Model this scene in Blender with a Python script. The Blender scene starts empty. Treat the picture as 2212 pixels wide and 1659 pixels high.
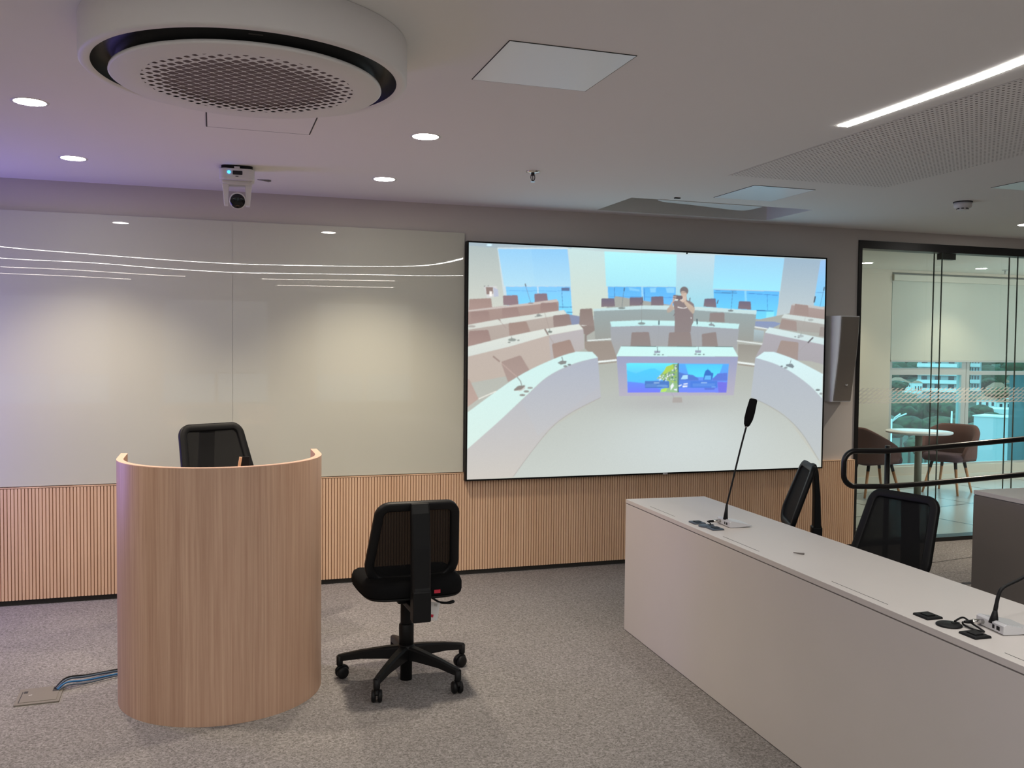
import bpy, math, random
import numpy as np
from mathutils import Vector, Matrix
PI = math.pi
random.seed(7)
SC = bpy.context.scene
COL = SC.collection
EXPO = 1.0

# ------------------------------------------------------------------ camera
IW, IH = 2212.0, 1659.0
F = 1977.09
YAW, PITCH, ROLL = 0.31552, 0.03795, 0.00994
H = 1.6174          # eye height
CE = 2.6306         # ceiling height
YW = 6.3            # front wall plane
_cy, _sy = math.cos(YAW), math.sin(YAW)
_cp, _sp = math.cos(PITCH), math.sin(PITCH)
_cr, _sr = math.cos(ROLL), math.sin(ROLL)
FW = np.array([_sy*_cp, _cy*_cp, -_sp])
_r = np.array([_cy, -_sy, 0.0])
_u = np.cross(_r, FW)
RT = _r*_cr + _u*_sr
UP = -_r*_sr + _u*_cr
EYE = np.array([0, 0, H])
def ray(x, y):
    return RT*(x-IW/2)/F - UP*(y-IH/2)/F + FW
def onZ(x, y, z):
    d = ray(x, y); p = EYE + d*((z-H)/d[2]); return Vector(p)
def onY(x, y, Y):
    d = ray(x, y); p = EYE + d*(Y/d[1]); return Vector(p)
def onD(x, y, D):
    return Vector(EYE + ray(x, y)*D)
def line_at(x, y, p, d):
    "point of the vertical plane through p along d seen at a measured point"
    n = Vector((-d[1], d[0], 0)); r = Vector(ray(x, y)); e = Vector(EYE)
    return e + r*((Vector(p)-e).dot(n)/r.dot(n))

cam_data = bpy.data.cameras.new('camera')
cam_data.sensor_width = 36.0
cam_data.lens = F/IW*36.0
cam_data.clip_end = 3000
cam = bpy.data.objects.new('camera', cam_data)
COL.objects.link(cam)
M = Matrix(((RT[0], UP[0], -FW[0], 0), (RT[1], UP[1], -FW[1], 0), (RT[2], UP[2], -FW[2], H), (0, 0, 0, 1)))
cam.matrix_world = M
SC.camera = cam
SC.view_settings.view_transform = 'Standard'
SC.view_settings.look = 'None'
SC.view_settings.gamma = 1.0
SC.view_settings.use_curve_mapping = False
SC.view_settings.exposure = EXPO
try:
    SC.cycles.use_denoising = True
    SC.cycles.max_bounces = 8
    SC.cycles.diffuse_bounces = 5
    SC.cycles.transparent_max_bounces = 24
    SC.cycles.sample_clamp_indirect = 6.0
except Exception:
    pass

# ------------------------------------------------------------------ materials
def lin(c):
    c = c/255.0
    return c/12.92 if c <= 0.04045 else ((c+0.055)/1.055)**2.4
def rgb(r, g, b):
    return (lin(r), lin(g), lin(b), 1.0)
MATS = {}
def mat(name, col, rough=0.6, metal=0.0, spec=0.5, coat=0.0, noise=None, bump=None, emit=None, estr=1.0):
    "col: linear rgb; noise=(scale, amount[, stretch xyz]); bump=(scale, strength)"
    m = bpy.data.materials.new(name); m.use_nodes = True
    nt = m.node_tree; b = nt.nodes['Principled BSDF']
    b.inputs['Base Color'].default_value = (col[0], col[1], col[2], 1)
    b.inputs['Roughness'].default_value = rough
    b.inputs['Metallic'].default_value = metal
    b.inputs['Specular IOR Level'].default_value = spec
    b.inputs['Coat Weight'].default_value = coat
    if coat: b.inputs['Coat Roughness'].default_value = 0.006
    if emit:
        b.inputs['Emission Color'].default_value = (emit[0], emit[1], emit[2], 1)
        b.inputs['Emission Strength'].default_value = estr
    tc = None
    if noise or bump:
        tc = nt.nodes.new('ShaderNodeTexCoord')
    if noise:
        mp = nt.nodes.new('ShaderNodeMapping')
        mp.inputs['Scale'].default_value = noise[2] if len(noise) > 2 else (1, 1, 1)
        nt.links.new(tc.outputs['Object'], mp.inputs['Vector'])
        n = nt.nodes.new('ShaderNodeTexNoise'); n.inputs['Scale'].default_value = noise[0]
        n.inputs['Detail'].default_value = 5
        nt.links.new(mp.outputs['Vector'], n.inputs['Vector'])
        r = nt.nodes.new('ShaderNodeValToRGB')
        a = noise[1]
        r.color_ramp.elements[0].position = 0.3; r.color_ramp.elements[1].position = 0.7
        r.color_ramp.elements[0].color = (col[0]*(1-a), col[1]*(1-a), col[2]*(1-a), 1)
        r.color_ramp.elements[1].color = (min(1, col[0]*(1+a)), min(1, col[1]*(1+a)), min(1, col[2]*(1+a)), 1)
        nt.links.new(n.outputs['Fac'], r.inputs['Fac'])
        nt.links.new(r.outputs['Color'], b.inputs['Base Color'])
    if bump:
        n2 = nt.nodes.new('ShaderNodeTexNoise'); n2.inputs['Scale'].default_value = bump[0]
        n2.inputs['Detail'].default_value = 4
        nt.links.new(tc.outputs['Object'], n2.inputs['Vector'])
        bp = nt.nodes.new('ShaderNodeBump'); bp.inputs['Strength'].default_value = bump[1]
        bp.inputs['Distance'].default_value = 0.005
        nt.links.new(n2.outputs['Fac'], bp.inputs['Height'])
        nt.links.new(bp.outputs['Normal'], b.inputs['Normal'])
    MATS[name] = m
    return m
def emis(name, col, s):
    m = bpy.data.materials.new(name); m.use_nodes = True
    nt = m.node_tree; nt.nodes.clear()
    o = nt.nodes.new('ShaderNodeOutputMaterial'); e = nt.nodes.new('ShaderNodeEmission')
    e.inputs['Color'].default_value = (col[0], col[1], col[2], 1); e.inputs['Strength'].default_value = s
    nt.links.new(e.outputs['Emission'], o.inputs['Surface'])
    return m
def alpha_link(m, socket, nt):
    nt.links.new(socket, nt.nodes['Principled BSDF'].inputs['Alpha'])

M_ceiling = mat('ceiling_paint', (0.86, 0.845, 0.81), 0.9, bump=(90, 0.05))
M_wall = mat('wall_paint', (0.62, 0.575, 0.545), 0.85, noise=(1.5, 0.02), bump=(160, 0.06))
M_wall2 = mat('beige_wall_paint', (0.62, 0.54, 0.44), 0.85, noise=(1.5, 0.02))
M_white = mat('white_plastic', (0.74, 0.73, 0.72), 0.4)
M_acwhite = mat('ac_white', (0.80, 0.775, 0.755), 0.5)
M_panel = mat('satin_white_panel', (0.86, 0.90, 0.90), 0.28)
M_gap = mat('dark_gap', (0.03, 0.028, 0.026), 0.8)
M_black = mat('black_plastic', (0.0065, 0.0065, 0.007), 0.5, spec=0.22)
M_blacksoft = mat('black_fabric', (0.006, 0.006, 0.0065), 0.95, spec=0.1, bump=(900, 0.3))
M_blackmetal = mat('black_painted_metal', (0.012, 0.011, 0.011), 0.28)
M_alu = mat('silver_plastic', (0.62, 0.62, 0.64), 0.35, metal=0.3)
M_chrome = mat('chrome', (0.8, 0.78, 0.74), 0.18, metal=1.0)
M_desk = mat('grey_beige_laminate', (0.555, 0.52, 0.495), 0.42, noise=(3, 0.015), bump=(500, 0.03))
M_desk2 = mat('taupe_laminate', (0.165, 0.142, 0.128), 0.5, noise=(3, 0.02))
M_deskgap = mat('desk_shadow_gap', (0.17, 0.155, 0.145), 0.7)
M_bluegrey = mat('blue_grey_plastic', (0.045, 0.06, 0.085), 0.45)
M_greyplast = mat('grey_beige_metal', (0.16, 0.145, 0.12), 0.55)
M_red = mat('red_print', (0.55, 0.02, 0.05), 0.5)
M_paper = mat('white_paper', (0.75, 0.74, 0.73), 0.7)
M_board = mat('pale_green_white_glass', (0.62, 0.625, 0.53), 0.5, spec=0.3, coat=1.0)
M_bezel = mat('black_bezel', (0.004, 0.004, 0.004), 0.5, spec=0.2)
M_speaker = mat('white_speaker_case', (0.90, 0.90, 0.89), 0.45)
M_grille = mat('grey_speaker_grille', (0.27, 0.235, 0.20), 0.7, bump=(700, 0.6))
M_lens = mat('black_lens', (0.004, 0.004, 0.005), 0.12)
M_frame = mat('dark_window_frame', (0.010, 0.010, 0.010), 0.4)
M_alframe = mat('beige_aluminium', (0.46, 0.45, 0.42), 0.5)
M_tile = None
M_uphol = mat('brown_wool_fabric', (0.135, 0.062, 0.052), 0.95, noise=(120, 0.12), bump=(300, 0.3))
M_uphol2 = mat('dark_plum_fabric', (0.085, 0.045, 0.055), 0.95, noise=(120, 0.12))
M_legwood = mat('orange_wood', (0.60, 0.27, 0.12), 0.5, noise=(6, 0.2, (6, 6, 1)))
M_tabletop = mat('white_tabletop', (0.80, 0.81, 0.83), 0.3)
M_olive = mat('olive_metal', (0.20, 0.19, 0.14), 0.5)
M_bluecable = mat('blue_cable_jacket', (0.01, 0.12, 0.30), 0.45)
M_greycable = mat('slate_cable_jacket', (0.05, 0.075, 0.11), 0.5)
M_pale = mat('pale_wood_block', (0.80, 0.50, 0.30), 0.5)
M_edge = mat('pale_edge_band', (0.66, 0.42, 0.31), 0.5)
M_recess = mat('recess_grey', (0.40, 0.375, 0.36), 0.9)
M_screenoff = mat('dark_display', (0.008, 0.008, 0.01), 0.2)

def wood(name, c0, c1, sx, sz, rough=0.5):
    m = mat(name, c1, rough); nt = m.node_tree; b = nt.nodes['Principled BSDF']
    tc = nt.nodes.new('ShaderNodeTexCoord'); mp = nt.nodes.new('ShaderNodeMapping')
    mp.inputs['Scale'].default_value = (sx, sx, sz)
    nt.links.new(tc.outputs['Object'], mp.inputs['Vector'])
    n = nt.nodes.new('ShaderNodeTexNoise'); n.inputs['Scale'].default_value = 1.0
    n.inputs['Detail'].default_value = 8; n.inputs['Roughness'].default_value = 0.62; n.inputs['Distortion'].default_value = 0.4
    nt.links.new(mp.outputs['Vector'], n.inputs['Vector'])
    n2 = nt.nodes.new('ShaderNodeTexNoise'); n2.inputs['Scale'].default_value = 0.16; n2.inputs['Detail'].default_value = 3
    nt.links.new(mp.outputs['Vector'], n2.inputs['Vector'])
    mx = nt.nodes.new('ShaderNodeMath'); mx.operation = 'MULTIPLY_ADD'; mx.inputs[1].default_value = 0.38
    nt.links.new(n2.outputs['Fac'], mx.inputs[0])
    mm = nt.nodes.new('ShaderNodeMath'); mm.operation = 'MULTIPLY'; mm.inputs[1].default_value = 0.68
    nt.links.new(n.outputs['Fac'], mm.inputs[0]); nt.links.new(mm.outputs[0], mx.inputs[2])
    r = nt.nodes.new('ShaderNodeValToRGB')
    r.color_ramp.elements[0].position = 0.38; r.color_ramp.elements[1].position = 0.72
    r.color_ramp.elements[0].color = (*c0, 1); r.color_ramp.elements[1].color = (*c1, 1)
    nt.links.new(mx.outputs[0], r.inputs['Fac']); nt.links.new(r.outputs['Color'], b.inputs['Base Color'])
    return m
M_lect = wood('oak_veneer', (0.41, 0.245, 0.165), (0.61, 0.405, 0.285), 95, 1.8, 0.45)
M_slat = wood('light_oak_slats', (0.74, 0.485, 0.305), (0.86, 0.60, 0.40), 40, 1.5, 0.55)
M_slatback = mat('slat_backing', (0.30, 0.145, 0.065), 0.8)

def carpet(name, c0, c1):
    m = mat(name, c1, 0.97, spec=0.15); nt = m.node_tree; b = nt.nodes['Principled BSDF']
    tc = nt.nodes.new('ShaderNodeTexCoord')
    n = nt.nodes.new('ShaderNodeTexNoise'); n.inputs['Scale'].default_value = 85; n.inputs['Detail'].default_value = 3; n.inputs['Distortion'].default_value = 1.2
    nt.links.new(tc.outputs['Object'], n.inputs['Vector'])
    n2 = nt.nodes.new('ShaderNodeTexNoise'); n2.inputs['Scale'].default_value = 1.3; n2.inputs['Detail'].default_value = 3
    nt.links.new(tc.outputs['Object'], n2.inputs['Vector'])
    r = nt.nodes.new('ShaderNodeValToRGB')
    r.color_ramp.elements[0].position = 0.36; r.color_ramp.elements[1].position = 0.66
    r.color_ramp.elements[0].color = (*c0, 1); r.color_ramp.elements[1].color = (*c1, 1)
    nt.links.new(n.outputs['Fac'], r.inputs['Fac'])
    mx = nt.nodes.new('ShaderNodeMix'); mx.data_type = 'RGBA'; mx.blend_type = 'MULTIPLY'
    mx.inputs['Factor'].default_value = 0.25
    nt.links.new(r.outputs['Color'], mx.inputs[6])
    r2 = nt.nodes.new('ShaderNodeValToRGB'); r2.color_ramp.elements[0].position = 0.4; r2.color_ramp.elements[1].position = 0.6
    r2.color_ramp.elements[0].color = (0.75, 0.75, 0.75, 1)
    nt.links.new(n2.outputs['Fac'], r2.inputs['Fac']); nt.links.new(r2.outputs['Color'], mx.inputs[7])
    nt.links.new(mx.outputs[2], b.inputs['Base Color'])
    bp = nt.nodes.new('ShaderNodeBump'); bp.inputs['Strength'].default_value = 0.55; bp.inputs['Distance'].default_value = 0.006
    nt.links.new(n.outputs['Fac'], bp.inputs['Height']); nt.links.new(bp.outputs['Normal'], b.inputs['Normal'])
    return m
M_carpet = carpet('grey_loop_carpet', (0.138, 0.127, 0.122), (0.305, 0.290, 0.283))

def tilemat():
    m = mat('large_grey_tile', (0.52, 0.53, 0.52), 0.25); nt = m.node_tree; b = nt.nodes['Principled BSDF']
    tc = nt.nodes.new('ShaderNodeTexCoord'); mp = nt.nodes.new('ShaderNodeMapping')
    mp.inputs['Rotation'].default_value = (0, 0, -0.2)
    nt.links.new(tc.outputs['Object'], mp.inputs['Vector'])
    br = nt.nodes.new('ShaderNodeTexBrick'); br.offset = 0.0
    br.inputs['Scale'].default_value = 1.0; br.inputs['Brick Width'].default_value = 1.15; br.inputs['Row Height'].default_value = 1.02
    br.inputs['Mortar Size'].default_value = 0.012; br.inputs['Mortar Smooth'].default_value = 0.0
    br.inputs['Color1'].default_value = (0.52, 0.53, 0.52, 1); br.inputs['Color2'].default_value = (0.50, 0.51, 0.50, 1)
    br.inputs['Mortar'].default_value = (0.06, 0.06, 0.06, 1)
    nt.links.new(mp.outputs['Vector'], br.inputs['Vector']); nt.links.new(br.outputs['Color'], b.inputs['Base Color'])
    return m
M_tile = tilemat()

def holes(m, pitch, rad, rot=0.0, fall=None, square=False):
    "turn a principled material into a perforated sheet: alpha 0 inside round holes on a square grid (object xy)"
    nt = m.node_tree
    N = lambda op, a=None, b=None: _math(nt, op, a, b)
    tc = nt.nodes.new('ShaderNodeTexCoord'); mp = nt.nodes.new('ShaderNodeMapping')
    mp.inputs['Rotation'].default_value = (0, 0, rot)
    nt.links.new(tc.outputs['Object'], mp.inputs['Vector'])
    sx = nt.nodes.new('ShaderNodeSeparateXYZ'); nt.links.new(mp.outputs['Vector'], sx.inputs[0])
    def cell(s):
        a = N('DIVIDE', s, pitch); f = N('FRACT', a); c = N('SUBTRACT', f, 0.5); return c, N('FLOOR', a)
    cx, ix = cell(sx.outputs['X']); cy, iy = cell(sx.outputs['Y'])
    if square:
        p3 = lambda v: N('POWER', N('ABSOLUTE', v), 4.0)
        d = N('POWER', N('ADD', p3(cx), p3(cy)), 0.25)
    else:
        d = N('SQRT', N('ADD', N('MULTIPLY', cx, cx), N('MULTIPLY', cy, cy)))
    if fall:
        R0, R1, r0, r1 = fall
        px = N('MULTIPLY', N('ADD', ix, 0.5), pitch); py = N('MULTIPLY', N('ADD', iy, 0.5), pitch)
        rr = N('SQRT', N('ADD', N('MULTIPLY', px, px), N('MULTIPLY', py, py)))
        mr = nt.nodes.new('ShaderNodeMapRange'); mr.inputs[1].default_value = R0; mr.inputs[2].default_value = R1
        mr.inputs[3].default_value = r0; mr.inputs[4].default_value = r1
        nt.links.new(rr, mr.inputs[0])
        inside = N('LESS_THAN', rr, R1)
        hole = N('MULTIPLY', N('LESS_THAN', d, mr.outputs[0]), inside)
    else:
        hole = N('LESS_THAN', d, rad/pitch)
    a = N('SUBTRACT', 1.0, hole)
    nt.links.new(a, nt.nodes['Principled BSDF'].inputs['Alpha'])
def _math(nt, op, a=None, b=None):
    n = nt.nodes.new('ShaderNodeMath'); n.operation = op
    for i, v in enumerate((a, b)):
        if v is None: continue
        if isinstance(v, (int, float)): n.inputs[i].default_value = v
        else: nt.links.new(v, n.inputs[i])
    return n.outputs[0]
M_perf = mat('perforated_plaster', (0.86, 0.845, 0.81), 0.9); holes(M_perf, 0.026, 0.0058)
M_perfback = mat('perforation_void', (0.34, 0.315, 0.295), 0.9)
M_acgrid = mat('ac_grille_white', (0.80, 0.775, 0.755), 0.5); holes(M_acgrid, 0.0333, 0, PI/4, (0.24, 0.350, 0.462, 0.17), True)
M_acback = mat('ac_filter_brown', (0.22, 0.17, 0.155), 0.9)

def meshfab():
    m = mat('black_back_netting', (0.006, 0.006, 0.0065), 0.85, spec=0.2)
    nt = m.node_tree
    b = nt.nodes['Principled BSDF']; b.inputs['Alpha'].default_value = 0.975
    return m
M_net = meshfab()

def glass(name, tint, refl=1.0, extra=0.0, extracol=(0.8, 0.8, 0.8)):
    m = bpy.data.materials.new(name); m.use_nodes = True; nt = m.node_tree; nt.nodes.clear()
    o = nt.nodes.new('ShaderNodeOutputMaterial'); t = nt.nodes.new('ShaderNodeBsdfTransparent'); g = nt.nodes.new('ShaderNodeBsdfGlossy')
    t.inputs['Color'].default_value = (*tint, 1); g.inputs['Roughness'].default_value = 0.0
    g.inputs['Color'].default_value = (refl, refl, refl, 1)
    fr = nt.nodes.new('ShaderNodeFresnel'); fr.inputs['IOR'].default_value = 1.45
    mx = nt.nodes.new('ShaderNodeMixShader')
    ge = nt.nodes.new('ShaderNodeNewGeometry')
    fo = _math(nt, 'MULTIPLY', fr.outputs[0], _math(nt, 'SUBTRACT', 1.0, ge.outputs['Backfacing']))
    nt.links.new(fo, mx.inputs[0]); nt.links.new(t.outputs[0], mx.inputs[1]); nt.links.new(g.outputs[0], mx.inputs[2])
    nt.links.new(mx.outputs[0], o.inputs['Surface'])
    return m
M_glass = glass('clear_partition_glass', (0.95, 0.97, 0.955))
M_winglass = glass('tinted_window_glass', (0.60, 0.93, 0.99))
M_glassedge = mat('glass_edge_green', (0.06, 0.085, 0.075), 0.3)
M_film = mat('insect_screen_grey', (0.30, 0.32, 0.33), 0.9); M_film.node_tree.nodes['Principled BSDF'].inputs['Alpha'].default_value = 0.72

def frostmat():
    "etched geometric band: diagonal ribbons on a square grid"
    m = mat('etched_glass_band', (0.80, 0.80, 0.76), 0.8); nt = m.node_tree
    N = lambda op, a=None, b=None: _math(nt, op, a, b)
    tc = nt.nodes.new('ShaderNodeTexCoord'); sx = nt.nodes.new('ShaderNodeSeparateXYZ')
    nt.links.new(tc.outputs['Object'], sx.inputs[0])
    fx = N('FRACT', N('DIVIDE', sx.outputs['X'], 0.05)); fz = N('FRACT', N('DIVIDE', sx.outputs['Z'], 0.0325))
    a = N('ABSOLUTE', N('SUBTRACT', N('ABSOLUTE', N('SUBTRACT', fx, fz)), 0.5))
    d1 = N('GREATER_THAN', a, 0.30)
    b2 = N('GREATER_THAN', N('ABSOLUTE', N('SUBTRACT', fz, 0.5)), 0.40)
    c = N('MAXIMUM', d1, b2)
    nt.links.new(N('MULTIPLY', c, 0.42), nt.nodes['Principled BSDF'].inputs['Alpha'])
    return m
M_frost = frostmat()

def blindmat():
    m = bpy.data.materials.new('roller_blind_fabric'); m.use_nodes = True; nt = m.node_tree; nt.nodes.clear()
    o = nt.nodes.new('ShaderNodeOutputMaterial'); d = nt.nodes.new('ShaderNodeBsdfDiffuse'); t = nt.nodes.new('ShaderNodeBsdfTranslucent')
    d.inputs['Color'].default_value = (0.66, 0.645, 0.56, 1); t.inputs['Color'].default_value = (0.42, 0.50, 0.48, 1)
    mx = nt.nodes.new('ShaderNodeMixShader'); mx.inputs[0].default_value = 0.16
    nt.links.new(d.outputs[0], mx.inputs[1]); nt.links.new(t.outputs[0], mx.inputs[2]); nt.links.new(mx.outputs[0], o.inputs['Surface'])
    return m
M_blind = blindmat()

# ------------------------------------------------------------------ mesh builder
class MB:
    def __init__(s): s.v = []; s.f = []; s.sm = []
    def add(s, vs, fs, smooth=False):
        b = len(s.v); s.v += [tuple(v) for v in vs]
        for f in fs: s.f.append(tuple(b+i for i in f)); s.sm.append(smooth)
        return s
    def box(s, x0, x1, y0, y1, z0, z1, m=None):
        vs = [Vector((x, y, z)) for z in (z0, z1) for y in (y0, y1) for x in (x0, x1)]
        if m is not None: vs = [m @ v for v in vs]
        return s.add(vs, [(0, 2, 3, 1), (4, 5, 7, 6), (0, 1, 5, 4), (2, 6, 7, 3), (0, 4, 6, 2), (1, 3, 7, 5)])
    def prism(s, pts, z0, z1, m=None, smooth=False):
        n = len(pts); vs = [Vector((p[0], p[1], z0)) for p in pts] + [Vector((p[0], p[1], z1)) for p in pts]
        if m is not None: vs = [m @ v for v in vs]
        s.add(vs, [tuple(range(n-1, -1, -1)), tuple(range(n, 2*n))])
        b = len(s.v)-2*n
        for i in range(n):
            j = (i+1) % n; s.f.append((b+i, b+j, b+n+j, b+n+i)); s.sm.append(smooth)
        return s
    def lathe(s, prof, n=32, m=None, smooth=True, cap=True):
        "prof: [(r,z)] bottom to top"
        vs = []
        for r, z in prof:
            for i in range(n):
                a = 2*PI*i/n; vs.append(Vector((r*math.cos(a), r*math.sin(a), z)))
        if m is not None: vs = [m @ v for v in vs]
        fs = []
        for k in range(len(prof)-1):
            for i in range(n):
                j = (i+1) % n; fs.append((k*n+i, k*n+j, (k+1)*n+j, (k+1)*n+i))
        s.add(vs, fs, smooth)
        if cap:
            b = len(s.v)-len(vs)
            if prof[0][0] > 1e-6: s.f.append(tuple(b+i for i in range(n-1, -1, -1))); s.sm.append(False)
            if prof[-1][0] > 1e-6: s.f.append(tuple(b+(len(prof)-1)*n+i for i in range(n))); s.sm.append(False)
        return s
    def cyl(s, r, z0, z1, n=32, m=None): return s.lathe([(r, z0), (r, z1)], n, m)
    def loft(s, rings, closed=True, cap=True, smooth=True):
        n = len(rings[0]); vs = [v for r in rings for v in r]; fs = []
        for k in range(len(rings)-1):
            for i in range(n if closed else n-1):
                j = (i+1) % n; fs.append((k*n+i, k*n+j, (k+1)*n+j, (k+1)*n+i))
        s.add(vs, fs, smooth)
        if cap and closed:
            b = len(s.v)-len(vs)
            s.f.append(tuple(b+i for i in range(n-1, -1, -1))); s.sm.append(False)
            s.f.append(tuple(b+(len(rings)-1)*n+i for i in range(n))); s.sm.append(False)
        return s
    def tube(s, pts, r, n=10, closed=False, flat=1.0, upv=None):
        "swept round (or flattened) section along points; r may be a list"
        pts = [Vector(p) for p in pts]; L = len(pts)
        rr = r if isinstance(r, (list, tuple)) else [r]*L
        rings = []; prev = None
        for i, p in enumerate(pts):
            if closed: t = (pts[(i+1) % L]-pts[i-1])
            else: t = pts[min(i+1, L-1)]-pts[max(i-1, 0)]
            t.normalize()
            if upv is not None: a = Vector(upv)
            else: a = prev if prev is not None else (Vector((0, 0, 1)) if abs(t.z) < 0.9 else Vector((1, 0, 0)))
            a = (a - t*a.dot(t)).normalized(); b = t.cross(a); prev = a
            rings.append([p + a*(math.cos(2*PI*k/n)*rr[i]*flat) + b*(math.sin(2*PI*k/n)*rr[i]) for k in range(n)])
        if closed:
            rings.append(rings[0]); return s.loft(rings, True, False)
        return s.loft(rings, True, True)
    def rbox(s, x0, x1, y0, y1, z0, z1, r, n=5, m=None, top=0.0):
        "box with rounded vertical corners and optional softened top"
        pts = rrect(x0, x1, y0, y1, r, n)
        if not top: return s.prism(pts, z0, z1, m, False)
        cx, cy = (x0+x1)/2, (y0+y1)/2
        rings = []
        prof = [(0, z0)] + [(top*(1-math.cos(a)), z1-top+top*math.sin(a)) for a in [PI/2*k/4 for k in range(5)]]
        for ins, z in prof:
            q = rrect(x0+ins, x1-ins, y0+ins, y1-ins, max(r-ins, 0.001), n)
            vs = [Vector((p[0], p[1], z)) for p in q]
            rings.append([m @ v for v in vs] if m is not None else vs)
        return s.loft(rings)
    def obj(s, name, material, parent=None, bevel=0.0, seg=2, loc=None, rot=None):
        me = bpy.data.meshes.new(name); me.from_pydata(s.v, [], s.f); me.update()
        me.polygons.foreach_set('use_smooth', s.sm)
        for mm in (material if isinstance(material, (list, tuple)) else [material]): me.materials.append(mm)
        o = bpy.data.objects.new(name, me); COL.objects.link(o)
        if parent is not None: o.parent = parent
        if loc is not None: o.location = loc
        if rot is not None: o.rotation_euler = rot
        if bevel:
            b = o.modifiers.new('bevel', 'BEVEL'); b.width = bevel; b.segments = seg; b.limit_method = 'ANGLE'; b.angle_limit = math.radians(50)
        return o
def rrect(x0, x1, y0, y1, r, n=5):
    out = []
    for cx, cy, a0 in ((x1-r, y1-r, 0), (x0+r, y1-r, 90), (x0+r, y0+r, 180), (x1-r, y0+r, 270)):
        for k in range(n+1):
            a = math.radians(a0+90*k/n); out.append((cx+r*math.cos(a), cy+r*math.sin(a)))
    return out
def T(x, y, z): return Matrix.Translation((x, y, z))
def R(a, ax): return Matrix.Rotation(a, 4, ax)
def tag(o, label, cat, group=None, kind=None):
    if label: o['label'] = label
    if cat: o['category'] = cat
    if group: o['group'] = group
    if kind: o['kind'] = kind
    return o
def struct(o): o['kind'] = 'structure'; return o
def thing(name, label, cat, loc=(0, 0, 0), rz=0, group=None):
    o = bpy.data.objects.new(name, None); COL.objects.link(o); o.location = loc; o.rotation_euler = (0, 0, rz)
    o.empty_display_size = 0.1
    return tag(o, label, cat, group)
def copy_tree(o, parent=None):
    c = o.copy(); COL.objects.link(c); c.parent = parent
    for ch in list(o.children): copy_tree(ch, c)
    return c
def smoothpath(pts, n=6):
    pts = [Vector(p) for p in pts]; out = []
    for i in range(len(pts)-1):
        p0 = pts[max(i-1, 0)]; p1 = pts[i]; p2 = pts[i+1]; p3 = pts[min(i+2, len(pts)-1)]
        for k in range(n):
            t = k/n
            out.append(0.5*((2*p1)+(p2-p0)*t+(2*p0-5*p1+4*p2-p3)*t*t+(3*p1-p0-3*p2+p3)*t**3))
    out.append(pts[-1]); return out

# ------------------------------------------------------------------ room shell
XL, XR, YB = -4.5, 8.0, -5.0           # hall
BX0, BX1, BY = 4.2, 12.5, 9.2          # break-out room behind the glass
GX = 5.035                             # left edge of the glazed opening
struct(MB().box(XL, XR, YB, 6.42, -0.12, 0).obj('floor', M_carpet))
struct(MB().box(BX0, BX1, 6.42, BY+0.3, -0.12, 0).obj('floor_corridor', M_tile))
# ceiling with the recess cut out
RX0, RX1, RY0, RY1 = 2.64, 4.06, 5.572, 6.15
m = MB()
zc, zt = CE, CE+0.14
m.box(XL, XR, YB, RY0, zc, zt); m.box(XL, RX0, RY0, RY1, zc, zt); m.box(RX1, XR, RY0, RY1, zc, zt); m.box(XL, XR, RY1, 6.45, zc, zt)
struct(m.obj('ceiling', M_ceiling))
m = MB()
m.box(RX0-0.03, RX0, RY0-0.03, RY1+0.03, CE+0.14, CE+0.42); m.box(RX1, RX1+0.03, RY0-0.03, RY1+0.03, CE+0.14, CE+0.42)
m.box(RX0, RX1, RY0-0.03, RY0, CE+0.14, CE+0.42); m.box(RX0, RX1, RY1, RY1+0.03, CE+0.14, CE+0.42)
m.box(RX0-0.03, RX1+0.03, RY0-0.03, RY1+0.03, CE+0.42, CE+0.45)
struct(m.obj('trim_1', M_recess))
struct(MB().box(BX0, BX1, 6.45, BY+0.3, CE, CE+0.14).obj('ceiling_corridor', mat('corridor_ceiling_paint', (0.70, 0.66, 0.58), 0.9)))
m = MB(); m.box(XL, GX, YW, 6.45, 0, CE); m.box(GX, XR, YW, 6.45, 2.54, CE)
struct(m.obj('wall_back', M_wall))
struct(MB().box(XL-0.15, XL, YB, 6.45, 0, CE).obj('wall_left', M_wall))
struct(MB().box(XR, XR+0.15, YB, YW-0.01, 0, CE).obj('wall_right', M_wall))
struct(MB().box(XL-0.15, XR+0.15, YB-0.15, YB, 0, CE).obj('wall_rear', M_wall))
# break-out room walls
WX0, WX1, WZ0, WZ1 = 7.86, 12.1, 0.215, 2.60
m = MB(); m.box(BX0, WX0, BY, BY+0.2, 0, CE); m.box(WX1, BX1, BY, BY+0.2, 0, CE); m.box(WX0, WX1, BY, BY+0.2, 0, WZ0); m.box(WX0, WX1, BY, BY+0.2, WZ1, CE)
struct(m.obj('wall_corridor_back', M_wall2))
struct(MB().box(BX0-0.15, BX0, 6.45, BY+0.2, 0, CE).obj('wall_corridor_left', M_wall2))
struct(MB().box(BX1, BX1+0.15, 6.45, BY+0.2, 0, CE).obj('wall_corridor_right', M_wall2))
struct(MB().box(7.2, BX1, BY-0.015, BY, 0.0, 0.11).obj('baseboard_corridor', mat('pale_baseboard', (0.62, 0.57, 0.47), 0.5)))

# slatted wainscot and black plinth
PZ = 0.727; pitch = 0.0195
m = MB(); x = XL; n = 0
while x < GX-0.006:
    x1 = min(x+0.0145, GX-0.006)
    m.box(x, x1, YW-0.030, YW-0.016, 0.035, PZ); x += pitch
o = m.obj('trim_2', M_slat); struct(o)
struct(MB().box(XL, GX-0.004, YW-0.018, YW, 0.035, PZ+0.003).obj('trim_3', M_slatback))
struct(MB().box(XL, GX-0.004, YW-0.030, YW, PZ+0.003, PZ+0.0085).obj('trim_4', M_slat))
struct(MB().box(XL, GX, YW-0.010, YW, 0, 0.035).obj('baseboard_back', M_gap))

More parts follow.
